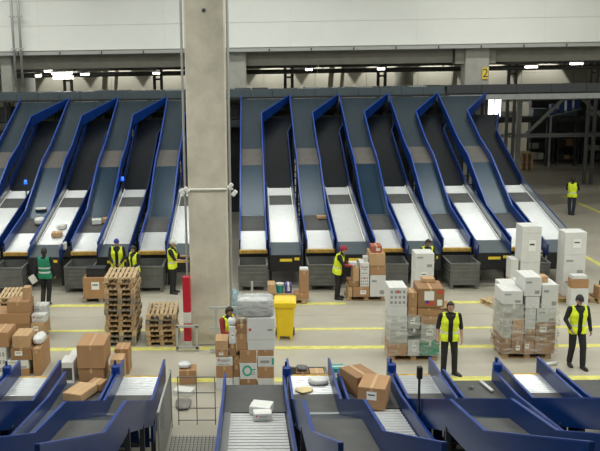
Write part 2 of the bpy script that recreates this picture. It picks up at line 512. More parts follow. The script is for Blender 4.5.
for i in range(11):  # added dark sheets that paint the unlit hall behind the chute gaps
    if i != 7:
        MB().bbox(-14.9 + i * 2.3 + .02, -12.6 + i * 2.3 - .02, 1.5, 1.56, 0.02, 4.9, .01).build('dark_backing', 'sorter_dark', so)
for x in (-14, -11.6, -9.3, -7.05, -4.75, -2.5, -.3, 1.95, 4.2, 6.5, 8.7, 11.2):
    for y in (.5, 1.25):
        MB().bar((x, y, 0), (x, y, 5.65), .12).build('post', 'frame_black', so)
    MB().bar((x, .5, 2.1), (x, 1.25, 3.4), .07).build('brace', 'frame_black', so)

# ------------------------------------------------------------------ parcel chutes


def interp(prof, y):
    for (a, za), (b, zb) in zip(prof, prof[1:]):
        if a <= y <= b:
            return za + (zb - za) * (y - a) / (b - a)
    return prof[-1][1]


def rollers(name, parent, x0, x1, y0, z0, y1, z1, r=.035, pitch=.095, back='roller_white', top='roller_white'):
    m = MB().use(top)
    L = math.hypot(y1 - y0, z1 - z0); n = int(L / pitch)
    for i in range(n):
        t = (i + .5) / n
        y = y0 + (y1 - y0) * t; z = z0 + (z1 - z0) * t - r
        m.tube((x0, y, z), (x1, y, z), r, 8)
    m.use(back)
    dz = -r * 1.3
    m.strip([((x0, y0, z0 + dz), (x1, y0, z0 + dz)), ((x0, y1, z1 + dz), (x1, y1, z1 + dz))], .03)
    o = m.build(name, None, parent)
    o['kind'] = 'stuff'
    return o


def legs(root, prof, xs, stations, mat_='frame_black', drop=.14):
    for y in stations:
        z = interp(prof, y) - drop
        for x in xs:
            MB().bar((x, y, 0), (x, y, z), .08).build('leg', mat_, root)
        k = .5
        while k < z - .1:
            MB().bar((xs[0], y, k), (xs[1], y, k), .05).build('rung', mat_, root); k += .62


UP = [(0, 1.13), (1.64, 1.44), (3.0, 1.70), (6.05, 3.25), (7.7, 3.74), (11.95, 5.62)]
HW = .43


def upper_chute():
    r = empty('parcel_chute')
    (ya, za), (yb, zb), (yc, zc), (yd, zd), (ye, ze), (yf, zf) = UP
    rollers('roller_bed', r, -HW, HW, ya, za, yb, zb)
    MB().strip([((-HW, yb, zb), (HW, yb, zb)), ((-HW, yc, zc), (HW, yc, zc))], .04).build('belt', 'belt_grey', r)
    MB().box(-HW, HW, yc - .05, yc + .03, zc - .01, zc + .025).build('belt_edge', 'guard_steel', r)
    MB().strip([((-HW, yc, zc), (HW, yc, zc)), ((-HW, yd, zd), (HW, yd, zd))], .03).build('slide', 'slide_blue_sheen', r)
    MB().strip([((-HW, yd, zd), (HW, yd, zd)), ((-HW, ye, ze), (HW, ye, ze))], .04).build('belt', 'belt_brown', r)
    yg = 10.05; zg = interp(UP, yg)
    xr = PITCH - HW - .12
    MB().strip([((-HW, ye, ze), (HW, ye, ze)), ((-HW, yg, zg), (HW, yg, zg)), ((-HW, yf, zf), (xr, yf, zf))], .03).build('slide', 'slide_steel', r)
    lw = [(-HW - .002, y, z) for y, z in UP]
    rw = [(HW + .002, y, z) for y, z in UP[:-1]] + [(HW + .002, yg, zg), (xr, yf, zf)]
    for w, ups, t in ((lw, [.30] * 5 + [.16], 1), (rw, [.30] * 6 + [.14], -1)):
        sw = MB().wall(w, ups, .16, t * .045).build('side_wall', 'blue_paint_lit', r)
        MB().wall([(x, y, z + u + .005) for (x, y, z), u in zip(w, ups)], .012, .014, t * .05).build('wall_cap', 'blue_cap_lit', sw)
    MB().bbox(-HW - .05, HW + .05, -.10, 0, za - .15, za - .01, .02).build('bumper', 'bumper_wood', r)
    MB().box(-HW - .05, HW + .05, 0.0, .08, .62, za - .16).build('end_panel', 'black_panel', r)
    legs(r, UP, (-HW - .02, HW + .02), (1.4, 3.4, 6.0, 8.6, 10.6))
    return r


LO = [(0, 1.08), (1.0, 1.29), (4.45, 2.02), (5.40, 2.22), (6.25, 2.40), (12.0, 4.80)]
LW = .50


def lower_chute(rail=True):
    r = empty('parcel_chute')
    (ya, za), (yb, zb), (yc, zc), (yd, zd), (ye, ze), (yf, zf) = LO
    MB().strip([((-LW, ya, za), (LW, ya, za)), ((-LW, yb, zb), (LW, yb, zb))], .04).build('end_plate', 'sorter_grey', r)
    rollers('roller_bed', r, -LW, LW, yb, zb, yc, zc)
    MB().strip([((-LW, yc, zc), (LW, yc, zc)), ((-LW, yd, zd), (LW, yd, zd))], .04).build('belt', 'belt_grey', r)
    rollers('roller_bed', r, -LW, LW, yd, zd, ye, ze)
    yg = 10.2; zg = interp(LO, yg); xr = 1.12
    MB().strip([((-LW, ye, ze), (LW, ye, ze)), ((-LW, yg, zg), (LW, yg, zg)), ((-LW, yf, zf), (xr, yf, zf))], .03).build('slide', 'slide_shaded', r)
    lw = [(-LW - .002, y, z) for y, z in LO]
    rw = [(LW + .002, y, z) for y, z in LO[:-1]] + [(LW + .002, yg, zg), (xr, yf, zf)]
    for s, w in ((-1, lw), (1, rw)):
        sw = MB().wall(w, .26, .16, -s * .04).build('side_wall', 'blue_paint_lit', r)
        p = [(x - s * .004, y, z) for x, y, z in w[1:5]]
        MB().wall(p, .24, .0, .004 * s).build('guard_lining', 'guard_steel', sw)
        p = [(x - s * .04, y, z) for x, y, z in w[1:5]]
        MB().wall(p, .03, .0, .03 * s).build('guide_strip', 'rail_white', sw)
    ep = MB().box(-LW - .04, LW + .04, -.03, .05, .52, za - .01).build('end_panel', 'black_panel', r)
    MB().box(-.2, .2, -.036, -.03, .86, .95).build('warning_label', 'sign_yellow', ep)
    MB().box(.28, .44, -.036, -.03, .90, .99).build('control_label', 'sign_yellow', ep)
    legs(r, LO, (-LW - .0, LW + .0), (.4, 2.4, 4.6, 7.0, 9.6))
    return r


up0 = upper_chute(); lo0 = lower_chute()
UPX = [(-10.2, 'L', 4), (-7.92, 'L', 3), (-5.62, 'L', 2), (-3.32, 'L', 1), (0.10, 'R', 1), (2.36, 'R', 2), (4.64, 'R', 3), (6.92, 'R', 4), (9.18, 'R', 5)]
for i, (x, side, k) in enumerate(UPX):
    where = '%s from pillar, %s side' % (ORD[k], 'wall pipe' if side == 'L' else 'numbered column')
    o = up0 if i == 0 else copy_tree(up0)
    o.location = (x, 28.4, 0)
    tag(o, 'high parcel chute ending over a steel bin, ' + where, 'chute', 'high chutes along the sorter')
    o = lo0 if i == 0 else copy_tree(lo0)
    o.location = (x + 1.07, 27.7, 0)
    tag(o, 'low parcel chute with long roller bed, ' + where, 'chute', 'low chutes along the sorter')

# chutes of the near line, running down and away
NU = [(0, .95), (-1.1, .98), (-2.2, 1.03), (-5.3, 2.29), (-7.1, 2.62), (-10.2, 3.92)]
NW = .41


def near_upper():
    r = empty('parcel_chute')
    P = NU
    f = lambda i: P[i]
    def st(i, j, t, m, n):
        (y0, z0), (y1, z1) = P[i], P[j]
        MB().strip([((NW, y0, z0), (-NW, y0, z0)), ((NW, y1, z1), (-NW, y1, z1))], t).build(n, m, r)
    rollers('roller_bed', r, -NW, NW, P[0][0], P[0][1], P[1][0], P[1][1], .04, .10)
    st(1, 2, .04, 'belt_grey', 'belt'); st(2, 3, .03, 'slide_steel', 'slide'); st(3, 4, .04, 'belt_grey', 'belt'); st(4, 5, .03, 'slide_steel', 'slide')
    MB().box(-NW, NW, P[2][0] - .03, P[2][0] + .05, P[2][1] - .01, P[2][1] + .02).build('belt_edge', 'guard_steel', r)
    for s in (-1, 1):
        w = [(s * (NW + .002), y, z) for y, z in [(.2, .95)] + P]
        sw = MB().wall(w, .29, .20, s * .045).build('side_wall', 'blue_paint', r)
        MB().wall([(x, y, z + .293) for x, y, z in w], .008, .010, s * .048).build('wall_cap', 'blue_bright', sw)
    MB().bbox(-NW - .05, NW + .05, .0, .09, .80, .94, .02).build('bumper', 'bumper_wood', r)
    # skirt panels hanging below the walls
    for k in range(4):
        y0 = -.35 - k * .52
        for s in (-1, 1):
            z = interp(P[::-1], y0) - .18
            MB().box(s * (NW + .045) - .012, s * (NW + .045) + .012, y0 - .44, y0, .55, z).build('skirt_panel', 'blue_paint', r)
    for k in range(4):
        x = -NW + .02 + k * (2 * NW - .04) / 4
        MB().box(x + .015, x + (2 * NW - .04) / 4 - .015, -2.24, -2.21, .42, 1.0).build('skirt_panel', 'blue_paint', r)
    legs(r, P[::-1], (-NW - .02, NW + .02), (-.5, -2.1, -3.6, -5.2, -7.0))
    return r


NLO = [(0, 1.0), (-1.55, 1.08), (-4.8, 1.55), (-5.6, 1.7), (-9.3, 2.8)]
NLW = .56


def near_lower(hw):
    r = empty('parcel_chute')
    P = NLO
    def st(i, j, t, m, n):
        (y0, z0), (y1, z1) = P[i], P[j]
        MB().strip([((hw, y0, z0), (-hw, y0, z0)), ((hw, y1, z1), (-hw, y1, z1))], t).build(n, m, r)
    st(0, 1, .04, 'belt_grey', 'end_plate')
    rollers('roller_bed', r, -hw + .12, hw - .02, P[1][0], P[1][1], P[2][0], P[2][1], r=.055, pitch=.16, back='belt_grey', top='roller_grey' if hw > .5 else 'roller_white')
    (y0, z0), (y1, z1) = P[1], P[2]
    MB().strip([((-hw + .12, y0, z0), (-hw, y0, z0)), ((-hw + .12, y1, z1), (-hw, y1, z1))], .05).build('roller_frame', 'guard_steel', r)
    st(2, 3, .04, 'belt_grey', 'belt'); st(3, 4, .03, 'slide_steel', 'slide')
    for s in (-1, 1):
        w = [(s * (hw + .002), y, z) for y, z in P]
        sw = MB().wall(w, .24, .20, s * .045).build('side_wall', 'blue_paint', r)
        MB().wall([(x, y, z + .243) for x, y, z in w], .008, .010, s * .048).build('wall_cap', 'blue_bright', sw)
    MB().box(-hw - .04, hw + .04, -.03, .03, .45, .99).build('end_panel', 'black_panel', r)
    # sensor at the end of the wall
    sb = MB().bbox(hw + .0, hw + .17, -.16, .0, 1.22, 1.42, .03).build('sensor_box', 'blue_bright', r)
    MB().bar((hw + .07, -.05, .85), (hw + .07, -.05, 1.50), .04).build('sensor_post', 'blue_paint', r)
    legs(r, P[::-1], (-hw, hw), (-.4, -2.4, -4.8, -7.0))
    return r


nu0 = near_upper(); nl0 = near_lower(.47); nlw = near_lower(.56)
NUX = [(-6.70, 'L', 3, 17.0), (-4.47, 'L', 2, 17.0), (-2.27, 'L', 1, 17.0), (1.18, 'R', 1, 17.0), (3.28, 'R', 2, 17.0), (5.52, 'R', 3, 17.0), (7.75, 'R', 4, 17.0)]
first = True
for x, side, k, y in NUX:
    o = nu0 if first else copy_tree(nu0); first = False
    o.location = (x, y, 0)
    tag(o, 'foreground high chute with short white rollers, %s from mesh walkway, %s side' % (ORD[k], 'pallet stack' if side == 'L' else 'wrapped load'),
        'chute', 'high chutes of the foreground line')
first = True
for x, side, k in ((-5.50, 'L', 2), (-3.29, 'L', 1), (2.24, 'R', 2), (4.34, 'R', 3), (6.60, 'R', 4)):
    o = nl0 if first else copy_tree(nl0); first = False
    o.location = (x, 16.5, 0)
    tag(o, 'foreground low chute with dark end plate, %s from mesh walkway, %s side' % (ORD[k], 'pallet stack' if side == 'L' else 'wrapped load'),
        'chute', 'low chutes of the foreground line')
nlw.location = (.05, 16.35, 0)
tag(nlw, 'wide foreground low chute with long roller bed right beside the mesh walkway', 'chute', 'low chutes of the foreground line')

# indicator mast by the near chute
ms = tag(empty('indicator_mast', (2.79, 13.65, 0)), 'thin black mast with a small box on top beside foreground chute', 'mast')
MB().tube((0, 0, 0), (0, 0, 2.2), .022).build('pole', 'frame_black', ms)
MB().bbox(-.045, .045, -.045, .045, 2.15, 2.36, .012).build('head', 'black_panel', ms)

# ------------------------------------------------------------------ steel bins


def steel_bin(w=.94, d=1.15, h=.84):
    r = empty('steel_bin')
    t = .03; z0 = .14
    m = MB()
    m.box(-w / 2, w / 2, 0, d, z0, z0 + t); m.build('base', 'bin_steel', r)
    for a in ((-w / 2, w / 2, 0, t), (-w / 2, w / 2, d - t, d), (-w / 2, -w / 2 + t, t, d - t), (w / 2 - t, w / 2, t, d - t)):
        MB().box(*a, z0, h).build('side', 'bin_steel', r)
    m = MB()
    for a in ((-w / 2 - .02, w / 2 + .02, -.025, .035), (-w / 2 - .02, w / 2 + .02, d - .035, d + .025), (-w / 2 - .02, -w / 2 + .04, .035, d - .035), (w / 2 - .04, w / 2 + .02, .035, d - .035)):
        m.box(*a, h - .02, h + .03)
    m.build('rim', 'bin_steel', r)
    for z in (.3, .45, .60, .74):                 # pressed ribs
        MB().box(-w / 2 + .05, w / 2 - .05, -.018, .0, z - .025, z + .025).build('rib', 'bin_steel', r)
        for s in (-1, 1):
            MB().box(min(s * w / 2, s * (w / 2 + .018)), max(s * w / 2, s * (w / 2 + .018)), .05, d - .05, z - .025, z + .025).build('rib', 'bin_steel', r)
    for sx in (-1, 1):
        for sy in (.06, d - .06):
            MB().box(sx * (w / 2 - .06) - .05, sx * (w / 2 - .06) + .05, sy - .05, sy + .05, 0, z0).build('foot', 'bin_steel', r)
        MB().box(sx * (w / 2 - .03) - .03, sx * (w / 2 - .03) + .03, -.02, .03, z0, h).build('corner_post', 'bin_steel', r)
    return r


b0 = steel_bin()
first = True
for x, side, k in UPX[1:]:
    o = b0 if first else copy_tree(b0); first = False
    o.location = (x + random.uniform(-.03, .03), 27.15, 0); o.rotation_euler = (0, 0, random.uniform(-.03, .03))
    tag(o, 'grey ribbed steel bin under the high chute %s from pillar, %s side' % (ORD[k], 'wall pipe' if side == 'L' else 'numbered column'),
        'bin', 'steel bins under the high chutes')
for x, side, k, y in NUX[3:4]:
    o = copy_tree(b0); o.location = (x, 17.35, 0); o.scale = (.95, .85, .74)
    tag(o, 'grey steel bin filled with cartons below the pale foreground roller bed', 'bin')

# ------------------------------------------------------------------ pallets


def pallet_meshes(wood):
    b = {}
    b['deck_board'] = [MB().bbox(x - w / 2, x + w / 2, 0, 1.2, .122, .144, .004).mesh('deck_board', wood)
                       for x, w in ((-.355, .09), (-.237, .075), (-.118, .075), (0, .09), (.118, .075), (.237, .075), (.355, .09))]
    b['stringer_board'] = [MB().box(-.4, .4, y - .07, y + .07, .100, .122).mesh('stringer_board', wood) for y in (.075, .6, 1.125)]
    b['block'] = [MB().box(x - .055, x + .055, y - .07, y + .07, .022, .100).mesh('block', wood) for x in (-.345, 0, .345) for y in (.075, .6, 1.125)]
    b['bottom_board'] = [MB().box(x - .06, x + .06, 0, 1.2, 0, .022).mesh('bottom_board', wood) for x in (-.34, 0, .34)]
    return b


PM = {w: pallet_meshes(w) for w in ('wood', 'wood_pale', 'wood_grey')}


def pallet(loc, rz, label, wood='wood', group='wooden pallets', tilt=0):
    """pallet, 0.8 m wide in x and 1.2 m long in y, origin at the middle of its short edge"""
    p = empty('wooden_pallet', loc, rz)
    p.rotation_euler = (0, tilt, rz)
    for n, ms_ in PM[wood].items():
        for me in ms_:
            link(n, me, p)
    return tag(p, label, 'pallet', group)


rp = random.Random(11)


def pallet_stack(x, y, n, rz, phrase, group, jit=.02, woods=('wood', 'wood', 'wood_pale', 'wood_grey')):
    for i in range(n):
        lvl = 'topmost' if i == n - 1 else ('bottom' if i == 0 else ORD[i + 1] + ' from the floor')
        pallet((x + rp.uniform(-jit, jit), y + rp.uniform(-jit, jit), i * .1445), rz + rp.uniform(-.03, .03),
               'worn wooden pallet, %s in %s' % (lvl, phrase), 'wood_pale' if i == n - 1 else rp.choice(woods), group)


pallet_stack(-3.45, 21.72, 13, 0.0, 'the tall stack near the pillar', 'pallets of the tall stack', .035)
pallet_stack(-2.38, 21.75, 6, 0.03, 'the short stack beside the banded post', 'pallets of the short stack')
pallet_stack(-7.15, 24.6, 4, 0.12, 'the stack beside the walker in green', 'pallets by the green walker')
pallet_stack(18.2, 56.7, 8, 0.0, 'the stack behind the truss', 'pallets in the rear hall', .03)

# ------------------------------------------------------------------ cartons and parcels
CARDS = ('card', 'card_dark', 'card_light', 'card_red')
rb = random.Random(5)


def carton(x0, x1, y0, d, z0, z1, label, m='card', rz=0.0, group=None, decor=None, top=True, name=None):
    """box with flaps, tape, label; x0..x1 is the front face at depth y0"""
    w = x1 - x0; h = z1 - z0 - .004
    card = m in CARDS
    nm_ = name or ('carton' if card else 'parcel_box')
    o = empty(nm_, ((x0 + x1) / 2, y0 + d / 2, z0), rz)
    a, b = w / 2, d / 2
    MB().bbox(-a, a, -b, b, 0, h - .006, .006).build('body', m, o)
    # two flaps meeting along the middle
    if w >= d:
        MB().bbox(-a + .004, a - .004, -b + .004, -.003, h - .006, h, .003).build('flap', m, o)
        MB().bbox(-a + .004, a - .004, .003, b - .004, h - .006, h, .003).build('flap', m, o)
        tp = MB().box(-a + .002, a - .002, -.028, .028, h, h + .0015)
        tp.box(-a - .0015, -a, -.028, .028, h - min(.09, h * .3), h + .0015); tp.box(a, a + .0015, -.028, .028, h - min(.09, h * .3), h + .0015)
    else:
        MB().bbox(-a + .004, -.003, -b + .004, b - .004, h - .006, h, .003).build('flap', m, o)
        MB().bbox(.003, a - .004, -b + .004, b - .004, h - .006, h, .003).build('flap', m, o)
        tp = MB().box(-.028, .028, -b + .002, b - .002, h, h + .0015)
        tp.box(-.028, .028, -b - .0015, -b, h - min(.12, h * .35), h + .0015); tp.box(-.028, .028, b, b + .0015, h - min(.12, h * .35), h + .0015)
    tp.build('tape', 'tape_brown' if card else 'tape_white', o)
    yy = -b - .001
    if decor is None:
        decor = rb.choice(['label', 'none', 'marks']) if card else rb.choice(['print', 'label', 'marks', 'none'])
    def patch(u0, u1, v0, v1, mm, nme, k=0, par=None):
        return MB().box(-a + u0 * w, -a + u1 * w, yy - .001 - k * .001, yy + .001, v0 * h, v1 * h).build(nme, mm, par or o)
    if decor == 'label':
        u = rb.uniform(.08, .45); v = rb.uniform(.25, .45)
        lb = patch(u, u + .36, v, v + .38, 'label_white', 'shipping_label'); patch(u + .04, u + .30, v + .2, v + .26, 'print_black', 'barcode', 1, lb)
    elif decor == 'marks':
        patch(.62, .9, .12, .3, 'print_grey', 'print_mark')
        patch(.1, .42, .68, .78, 'print_grey', 'print_mark')
    elif decor == 'print':
        patch(.12, .22, .55, .8, 'print_red', 'print_mark')
        patch(.30, .85, .62, .72, 'print_grey', 'print_mark'); patch(.30, .7, .45, .53, 'print_grey', 'print_mark'); patch(.15, .8, .15, .22, 'print_grey', 'print_mark')
    elif decor == 'seam':
        patch(.0, 1.0, .318, .327, 'print_grey', 'seam'); patch(.04, .14, .60, .68, 'print_red', 'print_mark'); patch(.74, .92, .60, .66, 'print_grey', 'print_mark')
    elif decor == 'glyphs':
        for i in range(3):
            for j in range(4):
                patch(.08 + j * .225, .08 + j * .225 + .13, .14 + i * .28, .14 + i * .28 + .15, 'print_grey', 'print_mark')
        patch(.42, .54, .72, .86, 'print_red', 'print_mark', 1)
    elif decor == 'panel':
        patch(.12, .88, .30, .78, 'print_black', 'print_panel')
    elif decor == 'ring':
        mm = MB(); n = 20; vs = []
        for r_ in (.13, .085):
            for k in range(n):
                t = 2 * math.pi * k / n
                vs.append((-a + .16 + r_ * .85 * math.cos(t), yy - .002, h * .52 + r_ * math.sin(t)))
        mm.add(vs, [(k, (k + 1) % n, n + (k + 1) % n, n + k) for k in range(n)]); mm.build('ring_logo', 'print_green', o)
        patch(.60, .92, .55, .62, 'print_green', 'print_mark'); patch(.60, .88, .40, .45, 'print_grey', 'print_mark'); patch(.60, .9, .28, .33, 'print_grey', 'print_mark')
    elif decor == 'logo_end':
        patch(.86, 1.0, .2, .8, 'print_green', 'print_mark'); patch(.15, .7, .35, .6, 'print_grey', 'print_mark')
    elif decor == 'stickers':
        patch(.25, .62, .38, .86, 'label_white', 'shipping_label'); patch(.30, .62, .12, .34, 'print_red', 'sticker', 1); patch(.30, .44, .22, .34, 'cap_blue', 'sticker', 2)
        patch(.76, .98, .72, .9, 'print_red', 'sticker'); patch(.74, .93, .1, .42, 'label_white', 'shipping_label')
    return tag(o, label, 'box', group)


COLOR = {'card': 'brown', 'card_dark': 'dark brown', 'card_light': 'pale brown', 'box_white': 'white', 'box_offwhite': 'off-white', 'box_teal': 'teal',
         'box_green': 'green', 'box_purple': 'purple patterned', 'box_greyfilm': 'grey', 'card_red': 'reddish', 'box_black': 'black'}
LEVEL = ['lowest', 'second', 'third', 'fourth', 'fifth', 'sixth']


def column(x0, x1, y0, d, zs, mats, phrase, group, decor=None, jit=.003):
    for i, m in enumerate(mats):
        dc = decor[i] if decor else None
        kind = 'carton' if m in CARDS else 'box'
        dx = rb.uniform(-jit, jit) if i else 0
        lab = '%s %s, %s' % (COLOR[m], kind, phrase) if len(mats) == 1 else '%s %s, %s up, %s' % (COLOR[m], kind, LEVEL[i], phrase)
        lab = lab.replace('lowest up', 'lowest')
        carton(x0 + .006 + dx, x1 - .006 + dx, y0 + (rb.uniform(-jit, jit) if i else 0), d, zs[i], zs[i + 1], lab, m,
               rb.uniform(-.012, .012) if i else 0, group, dc)


# pile beside the yellow wheeled bin
G = 'parcels piled beside the yellow bin'
pl = 'pile beside the yellow bin'
column(-.82, -.43, 18.6, .6, (0, .29, .58, .79), ('box_white', 'card', 'box_white'), 'column on the walkway edge of ' + pl, G, ('none', 'none', 'print'))
column(-.43, -.27, 18.65, .55, (0, .29, .58, .79), ('box_white', 'card_dark', 'card'), 'thin column inside the ' + pl, G, ('none', 'none', 'none'))
column(-.82, -.52, 18.6, .5, (.79, .95, 1.18), ('card', 'card_light'), 'on printed white box of the ' + pl, G, ('label', 'none'))
column(-.51, -.35, 18.62, .4, (.79, 1.10, 1.50), ('card_dark', 'box_white'), 'narrow stack on middle of the ' + pl, G, ('none', 'label'))
column(-.27, .12, 18.6, .6, (0, .26, .65, .95), ('card_dark', 'box_white', 'card'), 'middle column of ' + pl, G, ('none', 'ring', 'none'))
column(.13, .51, 18.6, .6, (0, .28, .55, .81, .95), ('box_white', 'card', 'box_white', 'card'), 'end column of the ' + pl, G, ('none', 'none', 'logo_end', 'none'))
column(-.09, .53, 18.6, .6, (.95, 1.71), ('box_white',), 'large and seamed, high in the ' + pl, G, ('seam',))
column(-.345, -.10, 18.62, .5, (.95, 1.34, 1.53), ('card', 'card_dark'), 'leaning on the large seamed white box', G, ('none', 'none'))

# film pack lying on the big white box


def soft_pack(name, loc, rx, ry, rz_, m, label, cat, seed, rot=0.0, group=None, sq=3.2, flat=True, n=22, k=12, amp=.06):
    rr = random.Random(seed)
    mb = MB()
    ph = [rr.uniform(0, 6.28) for _ in range(8)]
    vs = []; fs = []
    for i in range(k + 1):
        a = -math.pi / 2 + math.pi * i / k
        for j in range(n):
            t = 2 * math.pi * j / n
            def se(c, p): return math.copysign(abs(c) ** (2 / p), c)
            x = se(math.cos(a), sq) * se(math.cos(t), sq); y = se(math.cos(a), sq) * se(math.sin(t), sq); z = se(math.sin(a), sq)
            q = 1 + amp * (math.sin(3 * t + ph[0] + 2 * a) + .6 * math.sin(7 * t + ph[1] - 3 * a) + .5 * math.sin(5 * a + ph[2] + t))
            if z < -.2: q = 1 + (q - 1) * .3
            vs.append((x * rx * q, y * ry * q, rz_ + z * rz_ * (q if z > 0 else 1)))
    for i in range(k):
        for j in range(n):
            fs.append((i * n + j, i * n + (j + 1) % n, (i + 1) * n + (j + 1) % n, (i + 1) * n + j))
    mb.add(vs, fs)
    o = mb.build(name, m, None, True)
    o.location = loc; o.rotation_euler = (0, 0, rot)
    return tag(o, label, cat, group)


soft_pack('wrapped_pack', (.09, 18.9, 1.712), .42, .29, .21, 'plastic_grey', 'grey film-wrapped pack lying on the large seamed white box', 'pack', 4, sq=9, amp=.02, n=40)
soft_pack('plastic_bag', (-.43, 18.82, 1.505), .10, .15, .07, 'box_white', 'crumpled white bag lying beside the grey film-wrapped pack', 'bag', 5)
soft_pack('plastic_bag', (-.62, 24.3, .0), .30, .30, .42, 'bag_blue', 'translucent blue plastic bag on floor behind the pillar guard rail', 'bag', 6, sq=2.4)

# cartons behind the left foreground chute
G = 'parcels beside the tall pallet stack'
pl = 'group before pallet stack'
pallet((-3.7, 18.72, 0), 0, 'grey worn pallet carrying the largest brown carton', 'wood_grey', 'single pallets under goods')
column(-4.0, -3.42, 18.78, .75, (.144, .48), ('card_dark',), 'scuffed, on pallet below the largest carton, ' + pl, G, ('none',))
column(-4.02, -3.38, 18.76, .92, (.48, 1.04), ('card',), 'largest and plain, of the ' + pl, G, ('none',))
column(-4.42, -4.11, 18.8, .5, (0, .62), ('box_white',), 'with dark printed panel, beside the largest carton', G, ('panel',))
column(-4.36, -4.12, 19.45, .45, (0, .56), ('box_white',), 'plain, behind the box with dark panel', G, ('none',))
column(-3.27, -2.97, 18.85, .45, (0, .66), ('card_light',), 'narrow and upright, next to the largest carton', G, ('none',))
column(-3.30, -2.95, 19.65, .5, (0, .34, .64), ('card', 'card'), 'behind the narrow upright carton', G, ('none', 'none'))

# left edge groups
G = 'parcels by the green walker'
pl = 'heap by foreground chutes'
column(-5.89, -5.36, 19.6, .7, (0, .18, .39), ('card', 'box_white'), 'flat, under the ' + pl, G, ('none', 'marks'))
column(-5.80, -5.28, 19.62, .65, (.39, .69), ('card_dark',), 'in the middle of ' + pl, G, ('label',))
column(-5.74, -5.34, 19.62, .62, (.69, 1.0), ('card_light',), 'topmost of ' + pl, G, ('none',))
column(-5.27, -5.07, 19.6, 1.0, (0, .68), ('card',), 'long and upright, at the side of ' + pl, G, ('none',))
column(-6.28, -5.90, 19.6, .6, (0, .70), ('box_white',), 'tall with print, in ' + pl, G, ('glyphs',))
column(-6.30, -5.83, 19.65, .7, (.70, 1.08), ('card',), 'on the tall printed box by green walker', G, ('none',))
soft_pack('plastic_parcel', (-5.19, 20.1, .685), .13, .3, .10, 'box_white', 'white plastic parcel lying on the long upright carton', 'parcel', 8)
pallet((-6.2, 22.1, 0), -.1, 'wooden pallet under the wide carton and blue white parcels by green walker', 'wood', 'single pallets under goods')
column(-7.0, -5.98, 22.2, .8, (.144, .49, .78), ('card_dark', 'card'), 'wide, on the pallet behind the heap by green walker', G, ('none', 'none'))
column(-6.60, -6.0, 22.25, .6, (.78, 1.10), ('card',), 'on the wide carton by the green walker', G, ('none',))
column(-5.97, -5.60, 22.2, .75, (.144, .50), ('card_light',), 'under white blue parcels by the green walker', G, ('label',))
column(-5.96, -5.56, 22.3, .30, (.50, .72), ('box_white',), 'flat, front one of two by the green walker', G, ('print',))
column(-5.96, -5.60, 22.62, .40, (.50, .88), ('box_offwhite',), 'rear one of two by the green walker', G, ('marks',))
column(-6.22, -6.02, 22.5, .3, (1.10, 1.42), ('card_light',), 'small, set on top by the green walker', G, ('none',))

# pallet between bins and the yellow bin
G = 'small goods on the pallet behind the yellow bin'
pallet((.50, 25.98, 0), -R(90), 'wooden pallet with small goods behind the yellow bin', 'wood', 'single pallets under goods')
column(.52, .76, 25.62, .5, (.144, .34, .62), ('card_dark', 'card_light'), 'beside the teal tub behind yellow bin', G, ('none', 'none'))
column(.80, 1.28, 25.62, .5, (.144, .32), ('card_light',), 'flat, under the teal tub and purple pack', G, ('none',))
tb = tag(empty('plastic_tub', (.90, 25.83, .321)), 'teal plastic tub with pale lid on pallet behind yellow bin', 'tub', G)
MB().tube((0, 0, 0), (0, 0, .24), .105, 16, .12).build('body', 'box_teal', tb)
MB().tube((0, 0, .24), (0, 0, .29), .128, 16).build('lid', 'box_offwhite', tb)
column(1.05, 1.27, 25.7, .35, (.321, .60), ('box_purple',), 'beside the teal tub', G, ('label',))
column(1.34, 1.79, 25.62, .55, (.144, .31), ('card',), 'flat, under the tall narrow carton behind yellow bin', G, ('none',))
column(1.50, 1.79, 25.72, .3, (.31, 1.03), ('card',), 'tall and narrow with white top, behind the yellow bin', G, ('none',))
column(1.51, 1.78, 25.73, .28, (1.03, 1.09), ('box_white',), 'flat, capping the tall narrow carton', G, ('none',))

# pile worked on by the person in the red cap
G = 'parcels beside the red-capped worker'
pl = 'pile beside the red-capped worker'
pallet((2.98, 26.3, 0), -R(90), 'wooden pallet under the pile beside the red-capped worker', 'wood', 'single pallets under goods')
column(3.0, 3.15, 25.84, .6, (.144, .46), ('card_light',), 'slim, at the working end of ' + pl, G, ('none',))
column(3.16, 3.67, 25.84, .75, (.144, .47), ('card',), 'wide with white labels, lowest in ' + pl, G, ('label',))
column(3.02, 3.34, 25.86, .6, (.47, .63), ('card_dark',), 'half under the hands at ' + pl, G, ('none',))
column(3.15, 3.35, 25.86, .5, (.63, .88, 1.07), ('card_light', 'card_light'), 'small stack of ' + pl, G, ('none', 'none'))
column(3.37, 3.66, 25.84, .6, (.47, .82, 1.22), ('box_white', 'box_white'), 'printed stack of ' + pl, G, ('glyphs', 'print'))
column(3.68, 4.17, 25.84, .75, (.144, .83, 1.13), ('box_white', 'card'), 'tall column of ' + pl, G, ('marks', 'none'))
column(3.66, 4.14, 25.82, .78, (1.13, 1.52), ('card_light',), 'large and taped, top of ' + pl, G, ('none',))
column(3.72, 4.06, 25.95, .5, (1.52, 1.72), ('card_red',), 'small, crowning the ' + pl, G, ('label',))
column(3.50, 3.66, 26.05, .3, (1.22, 1.36), ('box_white',), 'small, on the printed stack by red-capped worker', G, ('none',))

